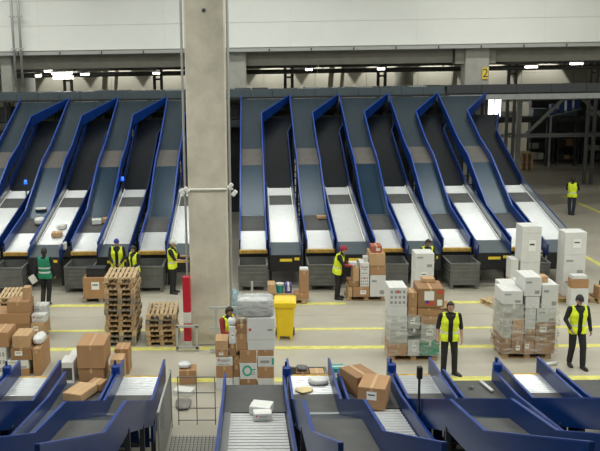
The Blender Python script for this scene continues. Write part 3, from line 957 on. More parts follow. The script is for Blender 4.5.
# wrapped load with the printed white boxes
G = 'boxes of the wrapped load beside the man with arms down'
pl = 'wrapped load beside standing man'
pallet((3.42, 20.86, 0), -R(90), 'wooden pallet under the wrapped load beside the standing man', 'wood', 'single pallets under goods')
column(3.41, 3.85, 20.42, .78, (.144, .46, .80, 1.15), ('card', 'box_greyfilm', 'box_offwhite'), 'first column of ' + pl, G, ('none', 'none', 'marks'))
column(3.86, 4.16, 20.42, .78, (.144, .56, .84, 1.15), ('box_offwhite', 'box_black', 'box_greyfilm'), 'middle column of ' + pl, G, ('label', 'none', 'label'))
column(4.17, 4.65, 20.42, .78, (.144, .53, .95, 1.15), ('box_green', 'box_greyfilm', 'card'), 'last column of ' + pl, G, ('none', 'label', 'none'))
column(3.40, 3.84, 20.44, .7, (1.15, 1.40), ('box_white',), 'flat, under the printed top box of ' + pl, G, ('none',))
column(3.38, 3.84, 20.46, .7, (1.40, 1.88), ('box_white',), 'covered in printed symbols, topping ' + pl, G, ('glyphs',))
column(3.85, 4.07, 20.42, .5, (1.15, 1.40, 1.76), ('card', 'card'), 'small, between printed box and stickered carton', G, ('none', 'none'))
column(4.09, 4.66, 20.46, .75, (1.15, 1.38), ('card',), 'wide, under the stickered carton on ' + pl, G, ('none',))
carton(4.10, 4.74, 20.42, .82, 1.38, 1.86, 'brown carton covered with white labels and red stickers on wrapped load', 'card_dark', -.05, G, 'stickers')
column(4.30, 4.62, 21.0, .3, (1.862, 1.96), ('card_light',), 'small flat, lying on the stickered carton', G, ('none',))
pallet((4.75, 24.95, 0), -R(90), 'wooden pallet under the slim white stack behind the wrapped load', 'wood', 'single pallets under goods')
column(4.80, 5.36, 24.55, .6, (.144, .50, .88, 1.33, 1.80), ('box_white',) * 4, 'slim stack behind load of the standing man', G, ('none', 'marks', 'label', 'marks'))

# wrapped load of the walking man
G = 'boxes of the wrapped load beside the man in black cap'
pl = 'load beside the man in cap'
pallet((6.24, 20.95, 0), -R(90), 'wooden pallet under the first half of load beside the man in cap', 'wood', 'single pallets under goods', )
pallet((6.42, 21.85, 0), -R(90), 'wooden pallet behind, under the load beside the man in cap', 'wood', 'single pallets under goods')
column(6.20, 6.42, 20.5, .75, (.144, .55, 1.05), ('card_dark', 'box_greyfilm'), 'outer column of ' + pl, G, ('none', 'none'))
column(6.43, 6.72, 20.5, .75, (.144, .48, .80, 1.05), ('card_dark', 'card', 'card_light'), 'second column of ' + pl, G, ('label', 'none', 'none'))
column(6.73, 7.0, 20.5, .75, (.144, .47, .78, 1.30), ('card', 'card_dark', 'box_offwhite'), 'third column of ' + pl, G, ('label', 'none', 'none'))
column(7.01, 7.50, 20.5, .75, (.144, .57, .95, 1.30), ('card', 'card_dark', 'box_offwhite'), 'last column of ' + pl, G, ('none', 'label', 'marks'))
column(6.20, 6.70, 20.5, .70, (1.05, 1.42), ('box_greyfilm',), 'film-hazed, high in ' + pl, G, ('none',))
column(6.16, 6.66, 20.5, .72, (1.42, 1.76), ('box_white',), 'topmost over film-hazed box of ' + pl, G, ('marks',))
column(6.73, 7.08, 20.52, .70, (1.30, 1.62), ('box_white',), 'under the large crown box of ' + pl, G, ('none',))
column(6.68, 7.10, 20.50, .74, (1.62, 2.10), ('box_white',), 'large crown box of ' + pl, G, ('marks',))
column(7.12, 7.52, 20.52, .70, (1.30, 1.90), ('box_white',), 'beside the large crown box of ' + pl, G, ('marks',))
column(7.12, 7.34, 20.75, .3, (1.90, 2.05), ('card_light',), 'small, on the white box of ' + pl, G, ('none',))
column(6.42, 6.86, 21.5, .6, (.144, .62, 1.10, 1.66), ('card', 'box_offwhite', 'box_white'), 'rear column of ' + pl, G, ('none', 'none', 'none'))
column(6.88, 7.55, 21.5, .7, (.144, .62, 1.10, 1.66), ('card', 'box_offwhite', 'box_white'), 'wide rear column of ' + pl, G, ('none', 'none', 'none'))
tag(MB().tube((6.95, 19.95, .045), (7.42, 20.1, .045), .045, 12).build('parcel_tube', 'box_white', None, True),
    'white cardboard tube lying on floor beside the load of the man in cap', 'tube')

# tall white stacks
G = 'boxes of the tall white stacks'
pallet((8.0, 26.35, 0), -R(90), 'wooden pallet under the tall white stack by the low chutes', 'wood', 'single pallets under goods')
column(8.32, 8.92, 26.0, .65, (.144, .75, 1.15, 2.06, 2.28), ('box_white', 'box_white', 'box_white', 'box_white'), 'tall stack behind load of man in cap', G, ('marks', 'none', 'label', 'none'))
column(8.04, 8.28, 26.05, .5, (.144, .60, .80, 1.24), ('card', 'box_white', 'box_white'), 'slim column beside the tall white stack', G, ('none', 'none', 'none'))
pallet((9.22, 25.85, 0), -R(90), 'wooden pallet under tall white stack behind the man in cap', 'wood', 'single pallets under goods')
column(9.54, 10.20, 25.75, .6, (.144, .75, 1.43, 2.13), ('box_white', 'box_white', 'box_white'), 'tall stack right behind man in cap', G, ('marks', 'marks', 'label'))
column(9.55, 10.08, 25.05, .36, (0, .56), ('box_white',), 'low, before the stack behind man in cap', G, ('none',))
column(9.55, 10.07, 25.07, .33, (.56, .84), ('card',), 'small with white lid, before stack behind man in cap', G, ('none',))
column(9.58, 10.02, 25.09, .3, (.84, .95), ('box_white',), 'flat, over the brown carton behind man in cap', G, ('none',))
pallet((10.49, 25.7, 0), -R(90), 'wooden pallet with odds and ends next to the tall white stack', 'wood', 'single pallets under goods')
column(10.50, 10.66, 25.4, .4, (.144, .50), ('card',), 'on the pallet of odds and ends', 'odds and ends on a pallet', ('none',))
column(10.68, 11.3, 25.4, .6, (.144, .30), ('box_white',), 'flat, on the pallet of odds and ends', 'odds and ends on a pallet', ('none',))
column(10.72, 11.2, 25.55, .4, (.30, .58), ('box_black',), 'on the flat white box of odds and ends', 'odds and ends on a pallet', ('none',))

pallet((7.80, 24.6, 0), .35, 'empty wooden pallet on the floor behind the load beside the man in cap', 'wood_pale', 'single pallets under goods')
# carton with black crate by the bins
pallet((-5.30, 26.35, 0), -R(90), 'wooden pallet under the wide carton near the steel bins', 'wood_grey', 'single pallets under goods')
carton(-5.25, -4.57, 25.95, .62, .144, .80, 'wide brown carton on pallet below the two workers in vests', 'card', 0, 'goods near the steel bins', 'label')
ct = tag(empty('plastic_crate', (-4.88, 26.3, .802)), 'black plastic crate standing on the wide brown carton', 'crate', 'goods near the steel bins')
for a in ((-.28, .28, -.2, -.18), (-.28, .28, .18, .2), (-.28, -.26, -.18, .18), (.26, .28, -.18, .18)):
    MB().box(*a, 0, .26).build('side', 'box_black', ct)
MB().box(-.28, .28, -.2, .2, 0, .015).build('base', 'box_black', ct)
MB().box(-.30, .30, -.22, .22, .24, .27).build('rim', 'box_black', ct)


# stretch film around the two loads
def film(x0, x1, y0, y1, z0, z1, label, seed):
    rr = random.Random(seed); n = 56; k = 16
    ph = [rr.uniform(0, 6.28) for _ in range(6)]
    vs = []; fs = []
    cx, cy = (x0 + x1) / 2, (y0 + y1) / 2; a, b = (x1 - x0) / 2, (y1 - y0) / 2
    for i in range(k + 1):
        z = z0 + (z1 - z0) * i / k
        for j in range(n):
            t = 2 * math.pi * j / n
            c, s_ = math.cos(t), math.sin(t); m_ = max(abs(c), abs(s_)); u, v = c / m_, s_ / m_
            w = .028 + .012 * math.sin(5 * z * 4 + ph[0] + 3 * t) + .010 * math.sin(9 * t + ph[1] + 7 * z)
            vs.append((u * (a + w), v * (b + w), z + (.05 * math.sin(4 * t + ph[2]) if i == k else 0)))
    for i in range(k):
        for j in range(n):
            fs.append((i * n + j, i * n + (j + 1) % n, (i + 1) * n + (j + 1) % n, (i + 1) * n + j))
    o = MB().add(vs, fs).build('stretch_film', 'stretch_film', None, True)
    o.location = (cx, cy, 0)
    return tag(o, label, 'plastic film')


film(3.39, 4.67, 20.39, 21.23, .16, 1.20, 'clear stretch film wound around the load beside the standing man', 3)
film(6.18, 7.53, 20.47, 21.29, .16, 1.40, 'clear stretch film wound around the load beside the man in cap', 9)

# goods on the chutes
G = 'parcels lying on the chutes'
carton(-3.52, -3.12, 15.35, .62, 1.07, 1.23, 'flat brown carton on the foreground chute next to pallet stack', 'card_light', -.35, G, 'none')
carton(-3.22, -2.92, 15.95, .32, 1.05, 1.20, 'small carton with white label on the foreground chute near pallet stack', 'card', -.3, G, 'none')
MB().box(-.1, .08, -.1, .1, .1402, .142).build('shipping_label', 'label_white', bpy.data.objects[[o.name for o in bpy.data.objects if o.name.startswith('carton') and o.parent is None][-1]])
carton(-.02, .36, 14.55, .34, 1.13, 1.28, 'white parcel box lying crosswise on the wide foreground chute', 'box_white', -.25, G, 'none')
carton(.02, .34, 14.2, .22, 1.17, 1.31, 'small white parcel with printed side on the wide foreground chute', 'box_white', .03, G, 'print')
carton(2.02, 2.52, 14.80, .72, 1.11, 1.53, 'large taped carton at the end of a foreground roller chute', 'card', -.30, G, 'label')
carton(1.84, 2.32, 15.62, .66, 1.06, 1.44, 'large carton behind the taped one on foreground roller chute', 'card_dark', .42, G, 'none')
soft_pack('envelope', (1.03, 16.05, .985), .16, .13, .022, 'envelope', 'yellow padded envelope on the pale foreground roller bed', 'envelope', 21, .5, G, sq=4)
soft_pack('plastic_parcel', (1.35, 16.5, .97), .2, .16, .06, 'box_white', 'white plastic parcel on the pale foreground roller bed', 'parcel', 22, .2, G)
soft_pack('plastic_parcel', (4.28, 16.0, 1.045), .05, .04, .02, 'bag_grey', 'tiny dark parcel on the dark plate of a foreground chute', 'parcel', 23, .2, G)
tag(MB().tube((4.62, 15.75, 1.085), (4.56, 16.35, 1.045), .03, 10).build('parcel_tube', 'box_white', None, True), 'white tube on the dark plate of a foreground chute', 'tube', G)
column(.95, 1.22, 17.45, .3, (.14, .62, .84), ('card', 'card_dark'), 'in the bin of the pale foreground roller bed', 'goods in a foreground bin', ('none', 'none'))
column(1.24, 1.56, 17.45, .34, (.14, .5, .82), ('card_light', 'card_light'), 'middle stack in bin of pale foreground roller bed', 'goods in a foreground bin', ('none', 'none'))
column(1.70, 2.04, 17.95, .3, (0, .45, .74), ('card', 'box_teal'), 'behind the bin of pale foreground roller bed', 'goods in a foreground bin', ('none', 'label'))
soft_pack('plastic_bag', (1.08, 17.6, .838), .12, .12, .05, 'bag_grey', 'dark plastic bag on cartons behind the pale foreground roller bed', 'bag', 31)


def uz(y): return interp(UP, y - 28.4)
def lz(y): return interp(LO, y - 27.7)


carton(2.45, 2.80, 31.0, .24, uz(31.0) + .03, uz(31.0) + .14, 'small yellowish parcel on belt of second high chute past pillar', 'card_light', .1, G, 'none')
soft_pack('plastic_parcel', (-7.72, 30.9, uz(30.9) + .0), .2, .25, .12, 'box_white', 'white plastic parcel on belt of the chute beside wall pipe side', 'parcel', 41, .2, G)
soft_pack('plastic_parcel', (-7.9, 31.9, uz(31.9) + .0), .22, .12, .05, 'box_white', 'flat white parcel on the slide above the plastic parcel', 'parcel', 42, .1, G)
carton(-5.80, -5.46, 30.7, .40, uz(30.7) + .03, uz(30.7) + .2, 'white parcel with cream lid on the second high chute before pillar', 'box_white', .2, G, 'none')
carton(-5.42, -5.18, 30.85, .36, uz(30.8) + .03, uz(30.8) + .2, 'cream carton beside white parcel on the second high chute before pillar', 'card_light', -.1, G, 'none')
carton(-6.95, -6.60, 29.2, .40, lz(29.2) + .05, lz(29.2) + .2, 'pinkish carton on the low chute rollers behind the green walker', 'card_light', .1, G, 'none')
carton(-6.85, -6.60, 29.9, .35, lz(29.9) + .05, lz(29.9) + .18, 'pale carton higher up the low chute behind the green walker', 'box_white', -.15, G, 'none')
carton(-6.42, -6.22, 28.15, .25, lz(28.15) + .05, lz(28.15) + .28, 'upright white printed box at end of low chute behind green walker', 'box_white', .0, G, 'print')

# floor items by the walkway
carton(-1.70, -1.30, 18.95, .45, 0, .34, 'open worn carton on the floor behind the walkway railing', 'card', .05, 'floor items by the walkway', 'none')
soft_pack('plastic_bag', (-1.58, 19.2, .345), .15, .16, .06, 'plastic_clear', 'clear crumpled plastic bag on the worn carton by the walkway', 'bag', 51)
soft_pack('plastic_bag', (-1.50, 17.7, 0), .17, .28, .05, 'bag_mid', 'dark grey crumpled bag on the floor behind the walkway railing', 'bag', 52)
carton(-1.75, -1.32, 18.25, .3, 0, .12, 'flat white parcel on the floor behind the walkway railing', 'box_white', -.3, 'floor items by the walkway', 'none')

# walkway railing and mesh platform
rl = tag(empty('walkway_railing', (-1.16, 16.7, 0)), 'thin dark railing closing off the gap between foreground chutes', 'railing')
for x in (-.36, .02, .40):
    MB().tube((x, 0, 0), (x, 0, 1.05), .010).build('post', 'rail_thin', rl)
for z in (.10, .36, .70, 1.04):
    MB().tube((-.38, 0, z), (.42, 0, z), .011).build('rail', 'rail_thin', rl)
wm = tag(empty('mesh_platform', (-1.16, 13.4, 0)), 'low perforated steel platform between the foreground chutes', 'platform')
m = MB()
for i in range(12):
    for j in range(26):
        m.box(-.44 + i * .075, -.44 + i * .075 + .045, j * .105, j * .105 + .07, .02, .028)
o = m.build('perforated_plate', 'mesh_steel', wm); o['kind'] = 'stuff'
m = MB()
for i in range(13):
    m.box(-.455 + i * .075, -.44 + i * .075, 0, 2.73, 0, .024)
o = m.build('bearer_bar', 'pipe_dark', wm); o['kind'] = 'stuff'
sp = tag(empty('side_panel_fence', (-1.66, 14.2, 0)), 'upright wire mesh panel along the walkway beside foreground chute', 'fence')
MB().bar((0, 0, 0), (0, 0, 1.35), .04).build('post', 'mesh_steel', sp); MB().bar((0, 2.4, 0), (0, 2.4, 1.25), .04).build('post', 'mesh_steel', sp)
MB().bar((0, 0, 1.33), (0, 2.4, 1.23), .035).build('rail', 'mesh_steel', sp); MB().bar((0, 0, .1), (0, 2.4, .1), .035).build('rail', 'mesh_steel', sp)
m = MB()
for j in range(30):
    m.tube((0, .08 * j + .04, .1), (0, .08 * j + .04, 1.28), .004, 5)
for j in range(14):
    m.tube((0, 0, .15 + .083 * j), (0, 2.4, .15 + .083 * j), .004, 5)
o = m.build('wire', 'mesh_steel', sp); o['kind'] = 'stuff'

# yellow wheeled bin
yb_ = tag(empty('wheeled_bin', (.90, 22.1, 0), R(-3)), 'yellow plastic wheeled bin with closed lid on the hall floor', 'bin')
m = MB()
vs = []
for z, wx, y0, y1 in ((.10, .215, 0.06, .50), (.30, .225, .045, .53), (.86, .265, .005, .60), (.93, .275, -.005, .61)):
    c = .05
    vs += [(-wx + c, y0, z), (wx - c, y0, z), (wx, y0 + c, z), (wx, y1 - c, z), (wx - c, y1, z), (-wx + c, y1, z), (-wx, y1 - c, z), (-wx, y0 + c, z)]
fs = [(8 * i + k, 8 * i + (k + 1) % 8, 8 * i + 8 + (k + 1) % 8, 8 * i + 8 + k) for i in range(3) for k in range(8)] + [tuple(range(8))[::-1], tuple(range(24, 32))]
m.add(vs, fs).build('body', 'bin_yellow', yb_)
m = MB(); vs = []; fs = []
n = 9
for i in range(n + 1):                             # lid arched from front to back
    t = i / n; y = -.05 + t * .72; z = 1.0 + .13 * math.sin(math.pi * min(1, .12 + t * .9)) + .06 * t
    zb = .93
    vs += [(-.30, y, zb), (.30, y, zb), (.30, y, z - .03), (.26, y, z), (-.26, y, z), (-.30, y, z - .03)]
for i in range(n):
    for k in range(6):
        fs.append((6 * i + k, 6 * i + (k + 1) % 6, 6 * i + 6 + (k + 1) % 6, 6 * i + 6 + k))
fs += [tuple(range(6))[::-1], tuple(range(6 * n, 6 * n + 6))]
m.add(vs, fs).build('lid', 'bin_yellow', yb_)
MB().tube((-.24, .70, 1.02), (.24, .70, 1.02), .018).build('handle', 'bin_yellow', yb_)
for s in (-1, 1):
    MB().tube((s * .20, .52, .10), (s * .26, .52, .10), .10, 16).build('wheel', 'rubber', yb_)
    MB().box(s * .17 - .03, s * .17 + .03, .07, .15, 0, .11).build('foot', 'bin_yellow', yb_)

# ------------------------------------------------------------------ rear hall
def truss(x0, x1, y, zt, zb, label):
    t = tag(empty('steel_truss', (0, y, 0)), label, 'truss')
    MB().box(x0, x1, -.12, .12, zt - .12, zt + .12).build('top_chord', 'truss_grey', t)
    MB().box(x0, x1, -.12, .12, zb - .12, zb + .12).build('bottom_chord', 'truss_grey', t)
    MB().box(x0, x1, -.6, -.12, zb - .08, zb - .02).build('walkway_edge', 'truss_grey', t)
    for x in (17.35, 24.5):
        MB().bar((x, 0, 0), (x, 0, zt), .28).build('post', 'truss_grey', t)
    for a, b in (((17.75, zb), (20.2, zt)), ((21.2, zt), (23.9, zb)), ((24.6, zb), (27, zt))):
        MB().bar((a[0], 0, a[1]), (b[0], 0, b[1]), .17).build('diagonal', 'truss_grey', t)
    return t


truss(16.2, 30, 56.0, 4.72, 2.35, 'grey steel truss bridge with diagonals in the dim hall behind the sorter')
cv = tag(empty('rear_conveyor', (0, 58.4, 0)), 'dark conveyor running behind the grey truss', 'conveyor')
MB().box(15.5, 31, 0, 1.4, 3.0, 3.35).build('bed', 'dark_machine', cv)
for i in range(8):
    MB().bar((16.3 + i * 1.9, .2, 0), (16.3 + i * 1.9, .2, 3.0), .14).build('leg', 'dark_machine', cv)
for i in range(7):
    MB().bbox(17.2 + i * 1.9, 18.2 + i * 1.9, .2, 1.2, 3.35, 3.7 + .2 * (i % 3), .03).build('housing', 'sorter_grey' if i % 3 else 'truss_grey', cv)
mc = random.Random(17)
for i, (x, w, h, mm) in enumerate(((20.2, 1.5, 1.9, 'dark_machine'), (22.0, 1.4, 2.2, 'sorter_dark'), (23.95, 2.0, 1.6, 'dark_machine'), (26.4, 2.2, 2.4, 'sorter_dark'))):
    c = tag(empty('storage_rack', (x, 59.8, 0)), 'dark steel rack with boxes in the rear hall, %s from the stacked pallets' % ORD[i + 1], 'rack', 'racks in the rear hall')
    for sx in (-1, 1):
        for y in (0, .8):
            MB().bar((sx * w / 2, y, 0), (sx * w / 2, y, h), .09).build('post', mm, c)
    for z in (.3, h * .55, h - .05):
        MB().box(-w / 2, w / 2, 0, .8, z - .03, z + .03).build('shelf', mm, c)
        k = -w / 2 + .1
        while k < w / 2 - .35:
            ww = mc.uniform(.3, .5)
            if z < h - .1:
                MB().bbox(k, k + ww, .1, .7, z + .03, z + .03 + mc.uniform(.25, .5), .01).build('stored_box', mc.choice(['card_dark', 'dark_machine', 'box_greyfilm', 'dark_machine']), c)
            k += ww + .06
eq = tag(empty('dark_backdrop', (0, 61.5, 0)), 'large dark machine of added black panels behind the racks', 'backdrop')  # added backdrop, its black panels stand in for the unlit hall
for i in range(6):
    MB().bbox(19.9 + i * 1.9, 21.78 + i * 1.9, 0, .6, 0, 4.6, .03).build('panel', 'dark_machine', eq)
# blue chute behind the truss
bc = tag(empty('rear_chute', (20.6, 57.2, 0)), 'small blue chute hanging behind the grey truss', 'chute')
for k in range(4):
    MB().bbox(-.8 + k * .5, -.45 + k * .5, 0, .5, 3.55 + .12 * k, 4.25 + .12 * k, .03).build('panel', 'blue_bright', bc)
MB().bar((-.9, .25, 3.45), (1.2, .25, 3.95), .12).build('frame', 'truss_grey', bc)
MB().bar((-.7, .25, 0), (-.7, .25, 3.5), .1).build('leg', 'truss_grey', bc)

# pipes and posts seen above the sorter
for k, (y, z, r_, mm) in enumerate(((47.5, 7.05, .10, 'pipe_dark'), (48.3, 6.75, .13, 'pipe_dark'))):
    p = tag(empty('ceiling_pipe', (0, y, z)), 'long dark horizontal pipe above the sorter, %s of the pair' % ('upper' if k == 0 else 'lower'), 'pipe')
    for i in range(7):
        MB().tube((-16 + i * 6.6, 0, 0), (-9.4 + i * 6.6 - .02, 0, 0), r_, 10).build('pipe_length', mm, p, True)
        MB().bar((-16 + i * 6.6 + .3, 0, 0), (-16 + i * 6.6 + .3, 0, 9.2 - z), .05).build('hanger', mm, p)
for i, x in enumerate((-15.2, -10.4, -5.2, 2.3, 7.6, 15.0, 19.6)):
    p = tag(empty('steel_post', (x, 50, 0)), 'dark twin steel post behind sorter, %s along the row from the wall pipes' % ORD[i + 1], 'post', 'dark posts behind the sorter')
    for dx in (-.2, .2):
        MB().bar((dx, 0, 0), (dx, 0, 9.2), .16).build('upright', 'pipe_dark', p)
    for z in (1, 3, 5, 6.4, 8):
        MB().bar((-.2, 0, z), (.2, 0, z), .1).build('tie', 'pipe_dark', p)
# slanted ducts and drums behind
for i, (x, mm) in enumerate(((-13.6, 'wall_white'), (9.4, 'wall_rear'), (22.2, 'wall_rear'))):
    p = tag(empty('vertical_duct', (x, 53, 0)), 'round pale vertical duct behind the sorter, %s one from the wall pipes' % ORD[i + 1], 'duct', 'ducts in the rear hall')
    for k in range(4):
        MB().tube((0, 0, k * 2.3), (0, 0, k * 2.3 + 2.28), .55, 20).build('section', mm, p, True)
for i, x in enumerate((-9.0, 5.0, 12.6, 26.0)):
    p = tag(empty('slanted_duct', (x, 54, 0)), 'pale slanted support strut pair in rear hall, %s one from the wall pipes' % ORD[i + 1], 'strut', 'struts in the rear hall')
    MB().bar((-.5, 0, 0), (.35, 0, 9.0), .3).build('strut', 'wall_rear', p); MB().bar((.2, 0, 0), (1.05, 0, 9.0), .2).build('strut', 'wall_rear', p)


def tube_lamp(x, y, z, L, label, rot=0.0):
    t = tag(empty('tube_lamp', (x, y, z), rot), label, 'lamp', 'tube lamps in the rear hall')
    MB().bbox(-L / 2, L / 2, -.12, .12, .04, .14, .02).build('housing', 'lamp_housing', t)
    for dy in (-.07, .07):
        MB().tube((-L / 2 + .04, dy, .0), (L / 2 - .04, dy, .0), .05, 8).build('tube', 'tube_lit', t, True)
    MB().bar((0, 0, .14), (0, 0, 9.17 - z), .03).build('rod', 'pipe_dark', t)


k = 0
for x, y, z, L, rot in ((-11.2, 46.3, 6.75, .36, 0), (-10.75, 46.7, 6.98, .45, .5), (-9.93, 46.3, 6.88, 1.15, 0), (-9.93, 46.6, 6.62, 1.15, 0), (-8.7, 46.3, 6.80, .5, .5), (-4.9, 46.3, 6.80, .4, .4),
                     (3.2, 46.3, 6.86, .35, .4), (7.0, 46.3, 6.84, .4, .3), (14.85, 46.3, 6.82, .7, .15), (17.2, 46.3, 6.95, .7, .2)):
    k += 1
    tube_lamp(x, y, z, L, 'lit tube lamp hanging in rear hall, %s along the row from the wall pipes' % ORD[k], rot)
for x in (-14, -10, -6, -2, 2, 6, 10, 14, 18, 22):              # down-lights that wash the rear wall
    d = bpy.data.lights.new('wall_spot', 'SPOT'); d.energy = 750; d.spot_size = R(62); d.spot_blend = .12; d.color = (1, .98, .9); d.shadow_soft_size = .1
    o = bpy.data.objects.new('wall_spot', d); COL.objects.link(o); o.location = (x, 64.6, 8.9); o.rotation_euler = (R(12), 0, 0)
area('rear_lamp', (-6, 54, 9.1), 10, .6, 260); area('rear_lamp', (6, 54, 9.1), 10, .6, 260)

# blue beacons on the chutes
for loc, lab in (((-8.72, 33.0, 0), 'small lit blue beacon on pole beside the chute on wall pipe side'), ((-5.02, 33.6, 0), 'small lit blue beacon on pole between chutes near the pillar')):
    z = 2.8
    b = tag(empty('beacon_light', loc), lab, 'beacon', 'blue beacons between chutes')
    MB().tube((0, 0, 0), (0, 0, z), .025).build('pole', 'frame_black', b)
    MB().tube((0, 0, z), (0, 0, z + .16), .07, 12, .05).build('lens', 'beacon_blue', b, True)

# ------------------------------------------------------------------ people


def capsule(mb, a, b, ra, rb_, n=10):
    a = Vector(a); b = Vector(b); d = b - a; L = max(d.length, 1e-4); d = d / L
    u = d.orthogonal().normalized(); w = d.cross(u)
    rings = [(-.97, .25), (-.7, .71), (-.3, .95)]
    pts = [(a + d * (ra * k), ra * s) for k, s in rings] + [(a, ra), (b, rb_)] + [(b - d * (rb_ * k), rb_ * s) for k, s in rings[::-1]]
    vs = []
    for p, r_ in pts:
        for k in range(n):
            t = 2 * math.pi * k / n
            vs.append(p + (u * math.cos(t) + w * math.sin(t)) * r_)
    m = len(pts)
    fs = [(i * n + k, i * n + (k + 1) % n, (i + 1) * n + (k + 1) % n, (i + 1) * n + k) for i in range(m - 1) for k in range(n)]
    fs += [tuple(range(n))[::-1], tuple(range((m - 1) * n, m * n))]
    mb.add(vs, fs)


def torso(mb, spine, n=16):
    """rings along the spine: (centre, lateral axis, half width, half depth)"""
    vs = []
    m = len(spine)
    for i, (c, lat, a, b) in enumerate(spine):
        c = Vector(c); d = (Vector(spine[min(i + 1, m - 1)][0]) - Vector(spine[max(i - 1, 0)][0])).normalized()
        lat = Vector(lat); lat = (lat - d * lat.dot(d)).normalized(); dep = d.cross(lat)
        for k in range(n):
            t = 2 * math.pi * k / n
            vs.append(c + lat * (a * math.copysign(abs(math.cos(t)) ** .85, math.cos(t))) + dep * (b * math.copysign(abs(math.sin(t)) ** .85, math.sin(t))))
    fs = [(i * n + k, i * n + (k + 1) % n, (i + 1) * n + (k + 1) % n, (i + 1) * n + k) for i in range(m - 1) for k in range(n)]
    fs += [tuple(range(n))[::-1], tuple(range((m - 1) * n, m * n))]
    mb.add(vs, fs)


def segdist(p, a, b):
    ab = b - a; t = max(0, min(1, (p - a).dot(ab) / max(ab.length_squared, 1e-9)))
    return (p - (a + ab * t)).length


def person(loc, rz, label, pose=None, shirt='cloth_black', trousers='cloth_black', sleeves=None, forearm='skin', skin='skin', vest='vest_yellow', hat=None,
           open_front=True, group=None, height=1.76, bands=False):
    """figure facing -y; pose overrides joint positions of a 1.76 m figure"""
    J = dict(pelvis=(0, 0, .95), waist=(0, 0, 1.08), chest=(0, -.005, 1.28), top=(0, .01, 1.43), neck=(0, .0, 1.50), head=(0, -.025, 1.635), look=(0, -1, -.08),
             hipL=(-.095, 0, .92), hipR=(.095, 0, .92), kneeL=(-.105, -.02, .50), kneeR=(.105, -.02, .50), ankL=(-.11, .02, .09), ankR=(.11, .02, .09),
             toeL=(-.125, -.14, .04), toeR=(.125, -.14, .04), shL=(-.20, .01, 1.42), shR=(.20, .01, 1.42), elL=(-.262, .03, 1.13), elR=(.262, .03, 1.13),
             wrL=(-.272, -.06, .885), wrR=(.272, -.06, .885), hdL=None, hdR=None)
    J.update(pose or {})
    J = {k: (Vector(v) if v is not None else None) for k, v in J.items()}
    sleeves = sleeves or shirt
    mb = MB(); segs = []

    def limb(a, b, ra, rb_, tagm, sub=None):
        capsule(mb, a, b, ra, rb_); segs.append((Vector(a), Vector(b), (ra + rb_) / 2, tagm))
    lat = (J['shR'] - J['shL']).normalized(); latp = (J['hipR'] - J['hipL']).normalized()
    torso(mb, [(J['pelvis'] - (J['waist'] - J['pelvis']) * .75, latp, .13, .10), (J['pelvis'], latp, .168, .118), (J['waist'], (lat + latp) / 2, .15, .105),
               (J['chest'], lat, .190, .130), (J['top'], lat, .178, .105), (J['neck'] * .6 + J['top'] * .4, lat, .075, .065)])
    segs.append((J['pelvis'] - Vector((0, 0, .06)), J['pelvis'], .12, trousers)); segs.append((J['waist'], J['top'], .13, shirt))
    limb(J['top'], J['head'] - Vector((0, 0, .05)), .055, .05, skin)
    # head
    f = J['look'].normalized(); sx = f.cross(Vector((0, 0, 1))).normalized(); upv = sx.cross(f)
    H = Matrix((sx, -f, upv)).transposed().to_4x4(); H3 = H.to_3x3(); hc = J['head']
    mb.ell(hc, .074, .094, .112, 14, 10, H3)
    limb(hc + H3 @ Vector((0, -.03, -.06)), hc + H3 @ Vector((0, -.055, -.085)), .05, .035, skin)
    limb(hc + H3 @ Vector((0, -.088, .015)), hc + H3 @ Vector((0, -.106, -.022)), .010, .016, skin)
    for s in (-1, 1):
        limb(hc + H3 @ Vector((s * .074, .005, .015)), hc + H3 @ Vector((s * .076, .008, -.025)), .014, .012, skin)
    segs.append((hc, hc + H3 @ Vector((0, 0, .02)), .09, skin))
    for s in 'LR':
        sg_ = -1 if s == 'L' else 1
        hp, kn, an, to = J['hip' + s], J['knee' + s], J['ank' + s], J['toe' + s]
        limb(hp, kn, .100, .078, trousers); limb(kn, an, .076, .066, trousers)
        calf = kn * .68 + an * .32 + Vector((0, .015, 0)); limb(calf, calf + (an - kn) * .12, .056, .05, trousers)
        limb(an + Vector((0, .01, -.04)), to, .046, .036, 'shoe_black')
        sh, el, wr = J['sh' + s], J['el' + s], J['wr' + s]
        limb(sh, el, .066, .052, sleeves); limb(el, wr, *((.041, .030) if forearm.startswith('skin') else (.052, .040)), forearm)
        hd = J['hd' + s] if J['hd' + s] is not None else ((wr - el).normalized() + Vector((0, -.12, -.2)))
        hd = hd.normalized()
        side = hd.cross(Vector((sg_ * 1.0, 0, 0)))
        if side.length < .2: side = hd.cross(Vector((0, 0, 1)))
        side.normalize()                                   # across the knuckles
        pn = hd.cross(side).normalized()
        if pn.x * sg_ > 0: pn = -pn                        # palm faces the body
        if side.y > 0: side = -side
        kn0 = wr + hd * .085
        limb(wr, wr + hd * .05, .029, .030, skin)
        for q in (-1, 1):
            limb(wr + hd * .02, kn0 + side * (.022 * q), .018, .016, skin)
        for q, ln in ((-1.5, .062), (-.5, .078), (.5, .084), (1.5, .074)):
            b0_ = kn0 + side * (.019 * q) - hd * .01; b1 = b0_ + (hd * .8 + pn * .35 + side * .06 * q).normalized() * ln * .55; b2 = b1 + (hd * .45 + pn * .8).normalized() * ln * .55
            limb(b0_, b1, .0105, .0095, skin); limb(b1, b2, .0095, .008, skin)
        t0 = wr + hd * .03 + side * .022; t1 = t0 + (hd * .6 + side * .75 + pn * .25).normalized() * .04; t2 = t1 + (hd * .9 + pn * .35).normalized() * .03
        limb(t0, t1, .013, .012, skin); limb(t1, t2, .011, .009, skin)
    k = height / 1.76
    root = empty('person', loc, rz); root.scale = (k, k, k)
    tag(root, label, 'person', group)
    tmp = bpy.data.objects.new('tmp', mb.mesh('tmp')); COL.objects.link(tmp)
